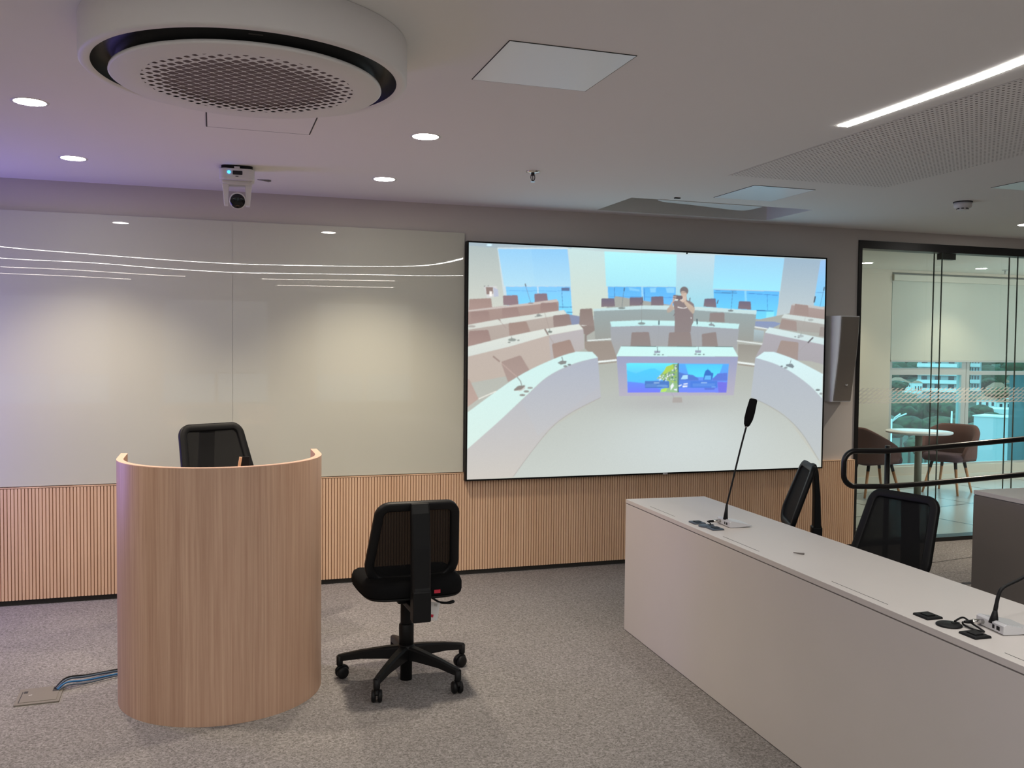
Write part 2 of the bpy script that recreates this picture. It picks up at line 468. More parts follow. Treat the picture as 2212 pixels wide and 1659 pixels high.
# raised platform and ramp for the outer rows
struct(MB().box(3.62, XR, YB, 3.80, 0, 0.16).obj('floor_platform', M_carpet))

# daylight windows with lowered blinds in the wall behind the camera
M_lit = emis('daylit_blind', (0.90, 0.95, 1.0), 0.28)
M_lit2 = emis('daylit_pane', (0.55, 0.80, 1.0), 0.40)
for i_, xa in enumerate((-3.6, -0.9, 1.8)):
    wr = thing('window_%d' % (i_+3), None, None, (xa, YB, 0)); wr['kind'] = 'structure'
    MB().box(0, 1.9, 0.0, 0.04, 0.55, 2.5).obj('window_frame', M_alframe, wr)
    MB().box(0.05, 1.85, 0.041, 0.045, 1.15, 2.45).obj('blind', M_lit, wr)
    MB().box(0.05, 0.92, 0.041, 0.043, 0.60, 1.12).obj('pane', M_lit2, wr)
    MB().box(0.98, 1.85, 0.041, 0.043, 0.60, 1.12).obj('pane', M_lit2, wr)

# ------------------------------------------------------------------ glass partition (window_1)
w = thing('window_1', None, None, (GX, YW, 0)); w['kind'] = 'structure'
def gp(m, n, mt, **k): return m.obj(n, mt, w, **k)
gx1 = XR-GX; gz0, gz1 = 0.035, 2.475
gp(MB().box(0, gx1, -0.012, 0.11, gz1, 2.54), 'head_frame', M_frame)
gp(MB().box(0, 0.034, -0.012, 0.11, 0, gz1), 'side_frame', M_frame)
gp(MB().box(0.034, gx1, -0.012, 0.11, 0, gz0), 'sill_frame', M_frame)
j1 = 5.897-GX; j2 = 6.723-GX; j3 = 7.55-GX
ed = [0.034, j1, j2, j3, gx1]
for i in range(4):
    gp(MB().box(ed[i]+0.0025, ed[i+1]-0.0025, 0.002, 0.010, gz0, gz1), 'pane', M_glass)
    gp(MB().box(ed[i]+0.0025, ed[i+1]-0.0025, 0.092, 0.100, gz0, gz1), 'pane', M_glass)
for xx in (j1, j2, j3):
    gp(MB().box(xx-0.003, xx+0.003, 0.001, 0.011, gz0, gz1), 'joint', M_glassedge)
    gp(MB().box(xx-0.003, xx+0.003, 0.091, 0.101, gz0, gz1), 'joint', M_glassedge)
gp(MB().box(j1+0.005, j1+0.155, 0.015, 0.07, gz1-0.055, gz1-0.003), 'door_closer', M_frame)
gp(MB().box(0.034, gx1, -0.0015, -0.0005, 1.195, 1.325), 'etched_band', M_frost)

# ------------------------------------------------------------------ outer window (window_2)
w2 = thing('window_2', None, None, (WX0, BY, 0)); w2['kind'] = 'structure'
ww = WX1-WX0
m = MB(); y0, y1 = 0.05, 0.13
m.box(0, 0.075, y0, y1, WZ0, WZ1); m.box(ww-0.05, ww, y0, y1, WZ0, WZ1); m.box(0.075, ww-0.05, y0, y1, WZ0, WZ0+0.02); m.box(0.075, ww-0.05, y0, y1, WZ1-0.05, WZ1)
MX = 9.075-WX0
m.box(MX-0.07, MX+0.0, y0, y1, WZ0+0.02, WZ1-0.05); m.box(MX+0.006, MX+0.055, y0, y1, WZ0+0.02, WZ1-0.05)
m.box(MX+1.2, MX+1.29, y0, y1, WZ0+0.02, WZ1-0.05)
m.box(0.075, MX-0.07, y0, y1, 1.350, 1.435); m.box(MX+0.055, MX+1.2, y0+0.01, y1, 1.350, 1.400); m.box(MX+1.29, ww-0.05, y0+0.01, y1, 1.350, 1.400)
m.obj('window_frame', M_alframe, w2)
for a, b in ((0.075, MX-0.07), (MX+0.055, MX+1.2), (MX+1.29, ww-0.05)):
    MB().box(a, b, 0.085, 0.091, WZ0+0.02, 1.350).obj('pane', M_winglass, w2)
    MB().box(a, b, 0.085, 0.091, 1.435 if a < 0.1 else 1.40, WZ1-0.05).obj('pane', M_winglass, w2)
fx = 9.84-WX0
MB().box(fx, MX+1.2, 0.10, 0.102, WZ0+0.02, 1.35).obj('insect_screen', M_film, w2)

b = thing('roller_blind', 'cream roller blind pulled halfway down the outer window behind the glass partition', 'blind', (7.875, BY+0.03, 0))
MB().box(0, 4.2, -0.02, -0.0185, 1.53, 2.50).obj('fabric', M_blind, b)
MB().box(0, 4.2, -0.028, -0.010, 1.510, 1.532).obj('bottom_bar', M_alframe, b, bevel=0.003)
MB().box(-0.01, 4.21, -0.06, 0.012, 2.50, 2.575).obj('cassette', mat('cream_metal', (0.58, 0.54, 0.45), 0.5), b, bevel=0.004)
MB().tube([(-0.035, -0.03, 2.55), (-0.035, -0.045, 2.50), (-0.02, -0.05, 2.47), (0.0, -0.045, 2.50)], 0.003, 6).obj('pull_chain', M_white, b)

# ------------------------------------------------------------------ whiteboard (two glass panels)
GB = 'glass writing board panels'
for nm, x0, x1, lab in (('glass_board', -1.45, 0.1194, 'pale back-painted glass writing board panel behind the wooden lectern, left of the hairline joint'),
                        ('glass_board', 0.1206, 1.687, 'pale back-painted glass writing board panel between the hairline joint and the large screen')):
    e = thing(nm, lab, 'whiteboard', (x0, YW-0.022, 0.741), 0, GB)
    MB().box(0, x1-x0, 0, 0.010, 0, 2.4333-0.741).obj('glass_sheet', M_board, e)
    MB().box(0.03, x1-x0-0.03, 0.010, 0.0215, 0.03, 2.4333-0.741-0.03).obj('mounting_pad', M_gap, e)

# ------------------------------------------------------------------ big display
TY = YW-0.075
tl = onY(1013.1, 522.9, TY); tr = onY(1783.9, 560.6, TY); br = onY(1773.4, 1010.2, TY); bl = onY(1007.8, 1034.2, TY)
sx0 = (tl.x+bl.x)/2; sx1 = (tr.x+br.x)/2; sz1 = (tl.z+tr.z)/2; sz0 = (bl.z+br.z)/2
SWD, SHT = sx1-sx0, sz1-sz0
tv = thing('wall_display', 'huge black framed wall screen showing a lecture room with curved white desks', 'screen', (sx0, TY, sz0))
bz = 0.011
m = MB()
m.box(-bz, 0, -0.004, 0.05, -bz, SHT+bz); m.box(SWD, SWD+bz, -0.004, 0.05, -bz, SHT+bz)
m.box(0, SWD, -0.004, 0.05, -bz, 0); m.box(0, SWD, -0.004, 0.05, SHT, SHT+bz); m.box(0, SWD, 0.004, 0.05, 0, SHT)
m.obj('bezel', M_bezel, tv)
MB().box(0.15, SWD-0.15, 0.05, 0.074, 0.15, SHT-0.15).obj('wall_mount', M_bezel, tv)
MB().box(SWD*0.520, SWD*0.533, -0.0055, 0.0, -bz-0.003, -0.001).obj('badge', M_alu, tv)
MB().lathe([(0.006, 0), (0.006, 0.006)], 12, T(SWD*0.578, -0.002, SHT-0.006) @ R(PI/2, 'X')).obj('sensor', M_lens, tv)

# --- the picture on the screen, drawn as vertex colours of a fine grid
GXN, GZN, SS = 700, 394, 2
CW, CH = GXN*SS, GZN*SS
cv = np.zeros((CH, CW, 3), np.float32)
def toc(p):
    q = onY(p[0], p[1], TY); return ((q.x-sx0)/SWD*CW, (1-(q.z-sz0)/SHT)*CH)
def A(*l): return [(1000+x/5.53, 510+y/5.53) for x, y in l]
def B(*l): return [(1390+x/5.53, 520+y/5.53) for x, y in l]
def C(*l): return [(1000+x/5.53, 760+y/5.53) for x, y in l]
def D(*l): return [(1390+x/5.53, 760+y/5.53) for x, y in l]
def E_(*l): return [(1400+x/10.37, 600+y/10.37) for x, y in l]
def G(*l): return [(1320+x/7.373, 740+y/7.373) for x, y in l]
def L3(c): return np.array([lin(c[0]), lin(c[1]), lin(c[2])], np.float32)
def poly(pts, c, c2=None, al=1.0, horiz=False):
    P = np.array([toc(p) for p in pts]); x0, y0 = np.floor(P.min(0)).astype(int)-1; x1, y1 = np.ceil(P.max(0)).astype(int)+1
    x0, y0, x1, y1 = max(x0, 0), max(y0, 0), min(x1, CW), min(y1, CH)
    if x1 <= x0 or y1 <= y0: return
    X, Y = np.meshgrid(np.arange(x0, x1)+0.5, np.arange(y0, y1)+0.5)
    ins = np.zeros(X.shape, bool); n = len(P)
    for i in range(n):
        ax, ay = P[i]; bx, by = P[(i+1) % n]
        if ay == by: continue
        cond = ((ay > Y) != (by > Y)) & (X < (bx-ax)*(Y-ay)/(by-ay)+ax)
        ins ^= cond
    if c2 is None: colr = np.broadcast_to(L3(c), ins.shape+(3,))
    else:
        mn, mx_ = (P[:, 0].min(), P[:, 0].max()) if horiz else (P[:, 1].min(), P[:, 1].max())
        t = np.clip(((X if horiz else Y)-mn)/max(mx_-mn, 1), 0, 1)[..., None]
        colr = L3(c)*(1-t)+L3(c2)*t
    reg = cv[y0:y1, x0:x1]; a = (ins*al)[..., None]
    cv[y0:y1, x0:x1] = reg*(1-a)+colr*a
def stroke(pts, wpx, c, al=1.0):
    for a, b_ in zip(pts[:-1], pts[1:]):
        dx, dy = b_[0]-a[0], b_[1]-a[1]; l = math.hypot(dx, dy) or 1
        nx, ny = -dy/l*wpx/2, dx/l*wpx/2
        poly([(a[0]+nx, a[1]+ny), (b_[0]+nx, b_[1]+ny), (b_[0]-nx, b_[1]-ny), (a[0]-nx, a[1]-ny)], c, None, al)
def ell(c0, rx, ry, c, al=1.0, c2=None):
    poly([(c0[0]+rx*math.cos(2*PI*k/24), c0[1]+ry*math.sin(2*PI*k/24)) for k in range(24)], c, c2, al)
def glow(c0, rx, ry, c, al):
    a = toc(c0); b_ = toc((c0[0]+rx, c0[1])); d_ = toc((c0[0], c0[1]+ry)); sx_ = b_[0]-a[0]; sy_ = d_[1]-a[1]
    X, Y = np.meshgrid(np.arange(CW)+0.5, np.arange(CH)+0.5)
    k = (np.exp(-(((X-a[0])/sx_)**2+((Y-a[1])/sy_)**2))*al)[..., None].astype(np.float32)
    cv[:] = cv*(1-k)+L3(c)*k
def cur(pts, n=6):
    return [(p.x, p.y) for p in smoothpath([(x, y, 0) for x, y in pts], n)]
def chairp(pts, c, c2=None):
    "rounded quad from four corners tl tr br bl"
    tl_, tr_, br_, bl_ = pts
    f = lambda a, b_, t: (a[0]+(b_[0]-a[0])*t, a[1]+(b_[1]-a[1])*t)
    q = [f(tl_, bl_, 0.18), f(tl_, bl_, 0.06), f(tl_, tr_, 0.06), f(tl_, tr_, 0.16), f(tl_, tr_, 0.84), f(tl_, tr_, 0.95), f(tr_, br_, 0.06), f(tr_, br_, 0.18), br_, bl_]
    poly(q, c, c2)
# background room
full = [(995, 500), (1800, 500), (1800, 1060), (995, 1060)]
poly(full, (186, 208, 212), (196, 200, 190))
poly(A((60, 70), (1300, 130), (1300, 150), (410, 150), (60, 118)), (158, 176, 186))
ell(A((318, 110))[0], 6, 2.4, (205, 238, 255))
poly(A((60, 115), (412, 145), (500, 600), (500, 1000), (60, 1000)), (168, 182, 182), (206, 208, 196))
poly(A((412, 140), (1260, 140), (1320, 990), (500, 790)), (198, 214, 220))
poly(A((420, 155), (1250, 158), (1298, 600), (495, 600)), (140, 202, 244), (172, 218, 238))
poly(A((820, 155), (1250, 158), (1298, 600), (860, 600)), (130, 196, 244), (165, 215, 240), 0.5)
poly(A((512, 606), (1285, 604), (1310, 960), (540, 830)), (120, 196, 250), (110, 215, 255))
stroke(A((520, 655), (1290, 660)), 0.6, (60, 140, 200)); stroke(A((1180, 620), (1195, 860)), 0.8, (40, 90, 140)); stroke(A((895, 610), (905, 780)), 3, (190, 220, 240))
poly(A((1180, 618), (1275, 618), (1275, 655), (1185, 655)), (90, 110, 150)); stroke(A((1150, 850), (1310, 850)), 1.2, (50, 80, 130)); stroke(A((1240, 912), (1310, 912)), 1.2, (50, 80, 130))
poly(A((1262, 150), (1692, 190), (1745, 610), (1745, 900), (1390, 1000), (1315, 990)), (192, 220, 220), (206, 214, 198))
w2b = A((1690, 186))+B((398, 168), (388, 552))+A((1712, 603))
poly(w2b, (170, 240, 246), (160, 226, 242))
poly(A((1730, 606))+B((385, 556), (385, 780))+A((1740, 850)), (80, 178, 244), (100, 190, 250))
stroke(A((1810, 615), (1815, 830)), 1, (60, 110, 170)); stroke(A((1745, 722), (2130, 730)), 0.7, (50, 130, 210)); stroke(A((2140, 610), (2150, 830)), 4, (150, 210, 245)); stroke(B((10, 570), (12, 780)), 1.2, (40, 120, 200)); stroke(B((12, 675), (380, 680)), 0.7, (50, 130, 220))
for q in (B((75, 568), (150, 566), (145, 620), (85, 620)), B((265, 566), (370, 565), (370, 625), (280, 625))): poly(q, (130, 205, 250))
poly(A((1980, 615), (2110, 640), (2110, 665), (1990, 650)), (120, 200, 250))
poly(B((396, 165), (852, 172), (838, 800), (385, 800)), (188, 214, 226), (150, 214, 230))
poly(B((852, 172), (1682, 212), (1628, 604), (828, 574)), (150, 208, 240), (150, 228, 252))
poly(B((836, 585), (1622, 610), (1590, 970), (1330, 960), (1340, 840), (840, 800)), (84, 184, 250), (100, 215, 255))
stroke(B((1215, 600), (1225, 800)), 4.5, (130, 210, 248)); stroke(B((840, 622), (1115, 628)), 1.4, (50, 100, 150)); stroke(B((860, 600), (1110, 604)), 0.8, (50, 110, 170)); stroke(B((1240, 630), (1610, 655)), 1, (50, 120, 190)); stroke(B((1475, 640), (1480, 830)), 0.8, (50, 120, 190)); stroke(B((1340, 836), (1550, 842)), 1.6, (40, 80, 140))
poly(B((1465, 845), (1560, 850), (1550, 960), (1462, 960)), (110, 225, 255), (150, 230, 255))
poly(B((1682, 205), (2185, 232), (2160, 990), (1570, 990), (1632, 610)), (150, 176, 196), (190, 202, 204))
poly(B((2112, 235), (2185, 232), (2162, 800), (2032, 775), (2050, 620)), (150, 190, 238), (110, 205, 248))
stroke(B((2050, 622), (2160, 622)), 1, (90, 140, 200))
stroke(B((2050, 665), (2035, 740)), 3, (70, 80, 95)); stroke(B((2158, 555), (2150, 600)), 2.4, (70, 80, 95)); stroke(B((2148, 600), (2105, 790)), 0.7, (80, 110, 150))
# side box on left wall (dispenser)
poly(A((258, 605), (405, 600), (435, 720), (290, 740)), (205, 205, 205)); poly(A((275, 610), (360, 612), (365, 690), (285, 700)), (140, 118, 112)); poly(A((365, 615), (420, 640), (430, 720), (375, 730)), (180, 186, 205)); poly(A((320, 660), (350, 665), (350, 720), (320, 720)), (240, 235, 230))
ell(A((262, 600))[0], 1.2, 1, (60, 60, 60)); ell(A((305, 597))[0], 1.1, 1, (60, 60, 60))
# general floor
poly([(1000, 760), (1290, 690), (1330, 640), (1640, 690), (1790, 660), (1790, 1060), (1000, 1060)], (160, 164, 158), (196, 196, 184))
poly(B((1335, 965), (1560, 968), (1640, 990), (1500, 1065), (1330, 1030)), (128, 146, 188), (140, 152, 176))
poly(A((1240, 930), (1400, 960), (1400, 1080), (1290, 1060)), (130, 140, 170))
# left rows back to front
CH1, CH2 = (150, 124, 118), (162, 136, 128)
chairp(A((75, 755), (340, 742), (355, 880), (70, 890)), (158, 132, 124), (166, 140, 132))
chairp(A((480, 712), (655, 706), (668, 830), (485, 825)), (140, 112, 120), (140, 118, 124)); chairp(A((855, 690), (1005, 685), (1022, 800), (858, 795)), (128, 108, 122), (138, 116, 124))
poly(A((60, 885), (800, 800), (1120, 755), (1145, 785), (1150, 1000), (60, 1060)), (164, 140, 132), (160, 136, 128))
poly(A((60, 888), (800, 800), (1120, 757), (1142, 785), (850, 822), (60, 905)), (196, 184, 178))
stroke(A((745, 570), (755, 605)), 2.2, (95, 80, 85)); stroke(A((752, 600), (810, 790)), 0.8, (110, 100, 105)); ell(A((812, 803))[0], 6, 1.6, (150, 140, 136))
chairp(A((95, 905), (310, 895), (330, 1040), (95, 1050)), CH1, CH2); chairp(A((470, 860), (650, 852), (690, 960), (470, 975)), (152, 126, 120), (158, 132, 126)); chairp(A((930, 800), (1120, 795), (1150, 890), (925, 910)), (148, 122, 118), (156, 130, 124))
poly(A((60, 1080), (440, 1000), (1210, 885), (1245, 930), (1245, 1120), (60, 1330)), (178, 166, 158), (172, 158, 148))
poly(A((60, 1062), (430, 995), (1205, 885), (1242, 932), (450, 1060), (60, 1120)), (210, 216, 208), (206, 208, 200))
stroke(A((425, 990), (520, 1105)), 1, (165, 145, 140)); stroke(A((422, 990), (450, 1010)), 2.4, (150, 130, 124))
stroke(A((905, 920), (900, 950)), 1, (110, 105, 100)); ell(A((905, 945))[0], 5, 2.2, (140, 145, 142)); stroke(A((860, 965), (950, 952)), 1.4, (110, 112, 110)); ell(A((110, 1080))[0], 8, 2.6, (170, 165, 158))
chairp(A((75, 1135), (305, 1120), (350, 1290), (60, 1330)), CH1, CH2); chairp(A((545, 1040), (760, 1020), (810, 1150), (560, 1210)), (156, 132, 122), (162, 138, 128)); chairp(A((1078, 950), (1270, 930), (1300, 1060), (1085, 1090)), (140, 120, 116), (148, 128, 122))
# standing side chair
chairp(A((1398, 872), (1545, 865), (1570, 1075), (1390, 1060)), (138, 120, 114), (146, 130, 124)); poly(A((1390, 1060), (1580, 1075), (1575, 1130), (1480, 1190), (1420, 1150)), (140, 124, 118)); poly(A((1455, 1180), (1480, 1180), (1480, 1260), (1455, 1260)), (138, 128, 122))
poly(A((1400, 1062), (1480, 1070), (1440, 1075)), (220, 220, 214))
# third row left
poly(A((60, 1400), (980, 1125), (1395, 1055), (1440, 1115), (1452, 1345), (900, 1600), (60, 1760)), (186, 172, 164), (186, 172, 160))
poly(A((60, 1322), (560, 1195), (980, 1110), (1385, 1052), (1438, 1112), (1030, 1185), (560, 1320), (60, 1440)), (216, 222, 214), (206, 212, 206))
poly(A((1440, 1112), (1452, 1345), (1050, 1500), (1030, 1190)), (178, 176, 184), (176, 172, 170), 0.7)
stroke(A((975, 905), (1035, 1115)), 0.9, (160, 145, 140)); stroke(A((980, 1110), (1020, 1180)), 3.2, (130, 112, 106)); stroke(A((1020, 1180), (1085, 1280)), 0.9, (160, 145, 138))
ell(A((1042, 1145))[0], 5, 2.6, (120, 128, 122)); stroke(A((1040, 1110), (1035, 1130)), 1.2, (110, 110, 106)); ell(A((590, 1240))[0], 9, 3.4, (140, 148, 142)); stroke(A((580, 1200), (590, 1230)), 1.2, (100, 98, 94)); ell(A((665, 1245))[0], 3, 1.2, (110, 115, 110)); ell(A((555, 1270))[0], 3, 1.2, (110, 115, 110))
chairp(A((1062, 1290), (1280, 1235), (1345, 1395), (1095, 1500)), (156, 132, 122), (164, 140, 130))
# rear centre desk
poly(A((1560, 890))+B((0, 815), (600, 825), (1345, 878), (1310, 1205))+A((2220, 1235), (1580, 1235)), (146, 162, 164), (150, 152, 146))
poly(A((1558, 872))+B((0, 776), (380, 776), (620, 790), (1350, 835), (1345, 882), (600, 830), (0, 820))+A((1562, 897)), (196, 222, 222), (188, 216, 220))
for q in (A((1655, 746), (1808, 744), (1818, 842), (1652, 848)), A((1992, 735), (2140, 732), (2150, 830), (1990, 832)), B((92, 670), (235, 665), (243, 775), (90, 775)), B((728, 695), (860, 690), (870, 798), (716, 788)), B((1138, 725), (1280, 728), (1285, 826), (1126, 815))):
    chairp(q, (108, 100, 122), (128, 112, 120))
stroke(A((1930, 620), (1925, 660)), 2.2, (70, 90, 110)); stroke(A((1922, 660), (1898, 850)), 0.8, (90, 110, 120)); ell(A((1898, 862))[0], 8, 2.4, (130, 142, 140))
stroke(A((2145, 725), (2145, 800)), 2.2, (100, 90, 95)); stroke(A((2138, 800), (2135, 1030)), 0.7, (130, 125, 122))
stroke(B((1065, 600), (1045, 830)), 0.8, (70, 110, 140)); ell(B((1040, 838))[0], 6, 2, (120, 130, 132)); stroke(B((893, 708), (878, 755)), 2.2, (90, 90, 105)); stroke(B((555, 682), (552, 725)), 2.2, (100, 96, 104))
# second centre desk
chairp(B((792, 862), (965, 860), (968, 975), (785, 968)), (140, 126, 126), (140, 130, 126))
poly(A((1760, 1030))+B((0, 1010), (370, 1015), (580, 1020), (1140, 1050), (1110, 1320))+A((1850, 1480), (1780, 1440)), (156, 162, 172), (162, 162, 158))
poly(A((1758, 1022))+B((0, 950), (580, 962), (1145, 995), (1130, 1055), (580, 1020), (0, 1015))+A((1775, 1085)), (192, 236, 236), (186, 230, 232))
ell(A((2135, 1045))[0], 8, 2.8, (130, 146, 146)); stroke(A((2133, 1005), (2133, 1035)), 1, (110, 110, 110)); ell(B((810, 1005))[0], 6, 2.6, (140, 150, 156)); stroke(B((806, 975), (808, 998)), 1.4, (90, 98, 100)); ell(B((843, 1018))[0], 2, 1.1, (110, 116, 118))
# step strips
for l in (A((1490, 1250), (1770, 1230)), B((1115, 1195), (1420, 1235)), B((1325, 1030), (1480, 1055))): stroke(l, 2.4, (222, 230, 228))
poly(B((1320, 1060), (1440, 1080), (1420, 1215), (1310, 1200)), (166, 188, 196), (150, 158, 158))
poly(B((1130, 1235), (1420, 1250), (1340, 1460), (1125, 1440)), (146, 142, 134), (160, 158, 148))
poly(A((1455, 1260), (1770, 1250), (1850, 1480), (1610, 1490), (1455, 1340)), (150, 138, 128), (154, 142, 132))
# chairs behind front centre desk
chairp(A((2015, 1150))+B((65, 1090), (90, 1262))+A((2000, 1320)), (140, 126, 124), (140, 130, 126)); chairp(B((305, 1095), (560, 1092), (580, 1262), (290, 1262)), (140, 126, 124), (142, 130, 126)); chairp(B((695, 1115), (865, 1090), (888, 1262), (700, 1262)), (140, 126, 124), (142, 130, 126))
# person with phone and backpack straps
poly(E_((555, 545), (600, 520), (860, 500), (960, 540), (1020, 590), (1035, 660), (1010, 800), (1010, 1000), (960, 1100), (955, 1220), (590, 1220), (595, 800), (575, 640)), (132, 118, 120), (138, 126, 126))
poly(E_((590, 800), (560, 860), (575, 862), (605, 815)), (120, 110, 115))
poly(E_((545, 620), (590, 690), (500, 770), (430, 790), (415, 720), (480, 640), (520, 560), (560, 520)), (196, 174, 160), (172, 160, 148))
poly(E_((840, 520), (1000, 640), (1045, 690), (1030, 790), (990, 810), (880, 680), (800, 560)), (200, 178, 158), (180, 166, 150))
poly(E_((860, 400), (870, 500), (800, 520), (770, 420)), (178, 158, 146))
ell(E_((806, 300))[0], 9.2, 9.5, (118, 108, 110)); poly(E_((730, 330), (760, 305), (830, 315), (870, 360), (850, 440), (800, 460), (740, 400)), (198, 176, 160)); stroke(E_((730, 345), (850, 330)), 1.2, (130, 118, 112))
poly(E_((565, 390), (740, 400), (780, 430), (760, 490), (700, 515), (590, 495), (555, 440)), (112, 96, 102))
stroke(E_((560, 420), (630, 430)), 2, (190, 168, 156)); stroke(E_((550, 460), (625, 465)), 2, (190, 168, 156)); poly(E_((545, 470), (600, 490), (590, 530), (550, 560)), (188, 166, 154)); poly(E_((600, 488), (670, 490), (665, 508), (600, 510)), (240, 232, 220))
poly(E_((770, 420), (850, 430), (845, 520), (780, 560), (740, 530), (705, 505), (770, 490)), (206, 182, 166)); stroke(E_((710, 505), (770, 495)), 1.2, (240, 230, 218))
poly(E_((660, 645), (720, 665), (790, 680), (870, 658), (870, 680), (800, 694), (730, 688), (662, 672)), (228, 222, 220)); poly(E_((950, 890), (975, 895), (970, 925), (955, 915)), (225, 225, 225))
# right rows
chairp(B((1800, 755), (1970, 770), (1975, 860), (1790, 850)), (158, 136, 132), (160, 140, 134))
poly(B((1765, 765), (2165, 800), (2160, 945), (1740, 885)), (166, 148, 144), (160, 142, 136)); poly(B((1790, 750), (2160, 795), (2155, 825), (1760, 770)), (186, 186, 184)); chairp(B((1805, 755), (1965, 775), (1972, 900), (1790, 880)), (156, 136, 130), (158, 138, 132))
poly(B((1645, 915), (2160, 990), (2160, 1110), (1640, 1060)), (168, 164, 160), (162, 158, 152)); poly(B((1680, 875), (2160, 940), (2160, 1000), (1645, 920)), (200, 212, 210))
ell(B((1995, 948))[0], 6, 2.6, (170, 178, 176)); stroke(B((1930, 920), (1880, 1110)), 0.6, (160, 155, 150))
chairp(B((1650, 935), (1825, 965), (1830, 1085), (1615, 1050)), (156, 138, 132), (158, 142, 136)); chairp(B((2110, 1030), (2165, 1035), (2160, 1150), (2090, 1140)), (150, 140, 136), (150, 142, 136))
poly(B((1450, 1095), (2160, 1245), (2150, 1480), (2000, 1440), (1330, 1400), (1420, 1230)), (168, 164, 172), (164, 160, 164)); poly(B((1500, 1035), (2165, 1170), (2160, 1245), (1448, 1098)), (206, 226, 226), (198, 218, 220))
ell(B((1875, 1140))[0], 7, 3, (170, 182, 184)); stroke(B((1880, 1105), (1876, 1130)), 1.2, (120, 124, 126)); ell(B((1810, 1148))[0], 2.2, 1.2, (120, 124, 126)); ell(B((1850, 1157))[0], 2.6, 1.2, (140, 146, 148))
chairp(B((1640, 1190), (1850, 1215), (1840, 1430), (1585, 1335)), (158, 140, 132), (158, 142, 136))
stroke(B((2025, 1155), (1960, 1220)), 3.2, (100, 96, 100)); stroke(B((1955, 1222), (1840, 1340)), 0.8, (160, 156, 156))
# front floor
poly(C((1610, 150), (1840, 150), (1870, 530))+D((1075, 520), (1120, 180), (1330, 190), (1280, 540), (1370, 590), (1700, 780), (2080, 1290), (2130, 1480))+C((600, 1500), (820, 1180), (1100, 880), (1650, 545)), (170, 174, 166), (194, 200, 194))
glow((1480, 960), 190, 90, (198, 208, 208), 0.8)
glow((1440, 870), 120, 22, (170, 170, 172), 0.6)
for l in (C((1615, 120), (1835, 98)), D((1125, 125), (1330, 152))): stroke(l, 3.4, (232, 240, 238)); stroke([(a, b_+4) for a, b_ in l], 2.6, (150, 140, 128))
# front right desk
poly(cur(D((1335, 70), (1700, 175), (1990, 370), (2140, 550)))+cur(D((2110, 1310), (1900, 980), (1700, 770), (1500, 640), (1280, 540))), (172, 180, 192), (184, 190, 190))
poly(D((1440, 0))+cur(D((1550, 0), (1800, 90), (2140, 265)))+cur(D((2130, 555), (1980, 400), (1760, 240), (1560, 140), (1338, 72))), (206, 236, 240), (206, 228, 228))
stroke(cur(D((1290, 545), (1500, 645), (1720, 795), (1900, 985), (2090, 1290))), 1.0, (150, 152, 150))
poly(D((1700, 150), (1770, 140), (1800, 175), (1780, 195), (1700, 170)), (120, 132, 140)); stroke(D((1762, 95), (1745, 150)), 1.2, (120, 124, 128)); ell(D((1650, 172))[0], 3, 1.6, (120, 130, 136)); ell(D((1698, 190))[0], 4, 2, (140, 150, 154)); ell(D((2080, 455))[0], 5, 2.2, (120, 128, 130)); ell(D((2118, 500))[0], 3.6, 2.4, (150, 156, 156))
# front left desk
chairp(C((-20, 300), (80, 330), (190, 560), (-20, 720)), (174, 150, 140), (184, 160, 148))
chairp(C((455, 120), (690, 40), (800, 220), (540, 360)), (160, 138, 130), (168, 146, 138))
poly(C((70, 50), (1080, 0), (1085, 80), (540, 360), (190, 560), (80, 330)), (186, 172, 162), (188, 172, 162), 0.0)
poly(cur(C((60, 720), (650, 300), (1100, 80), (1350, 0)))+C((1545, 0))+cur(C((1612, 68), (1330, 140), (1020, 290), (760, 520), (430, 830), (50, 1170))), (200, 234, 232), (208, 230, 222))
poly(cur(C((1648, 542), (1300, 720), (1060, 900), (820, 1190), (600, 1490)))+C((40, 1530))+cur(C((50, 1165), (430, 830), (760, 525), (1020, 292), (1330, 142), (1612, 68))), (170, 176, 190), (198, 192, 184))
poly(C((700, 580), (1020, 300), (1612, 70), (1640, 400), (900, 1000)), (166, 174, 192), (186, 190, 194), 0.35)
stroke(cur(C((1648, 544), (1300, 722), (1060, 902), (820, 1192), (605, 1485))), 1.0, (160, 152, 148))
stroke(C((190, 562), (400, 470)), 2.2, (226, 224, 214))
stroke(C((362, 52), (442, 118)), 3.2, (150, 128, 120)); stroke(C((450, 125), (650, 300)), 0.8, (206, 180, 170)); stroke(C((650, 300), (690, 350), (705, 400)), 1.8, (130, 120, 114))
poly(C((610, 450), (660, 405), (745, 398), (740, 440), (690, 465), (615, 465)), (136, 128, 122)); poly(C((615, 465), (700, 450), (740, 415), (745, 440), (690, 468)), (200, 196, 190)); ell(C((805, 430))[0], 6, 2.2, (150, 146, 140)); ell(C((760, 472))[0], 6, 2.6, (150, 148, 142)); ell(C((712, 515))[0], 6.5, 2.4, (146, 142, 136))
poly(C((1130, 130), (1180, 105), (1240, 110), (1235, 140), (1170, 155)), (130, 132, 130)); stroke(C((1182, 60), (1198, 110)), 1.8, (120, 122, 120)); ell(C((1225, 172))[0], 4.5, 2.4, (140, 146, 144)); ell(C((1272, 153))[0], 4, 2, (120, 126, 126))
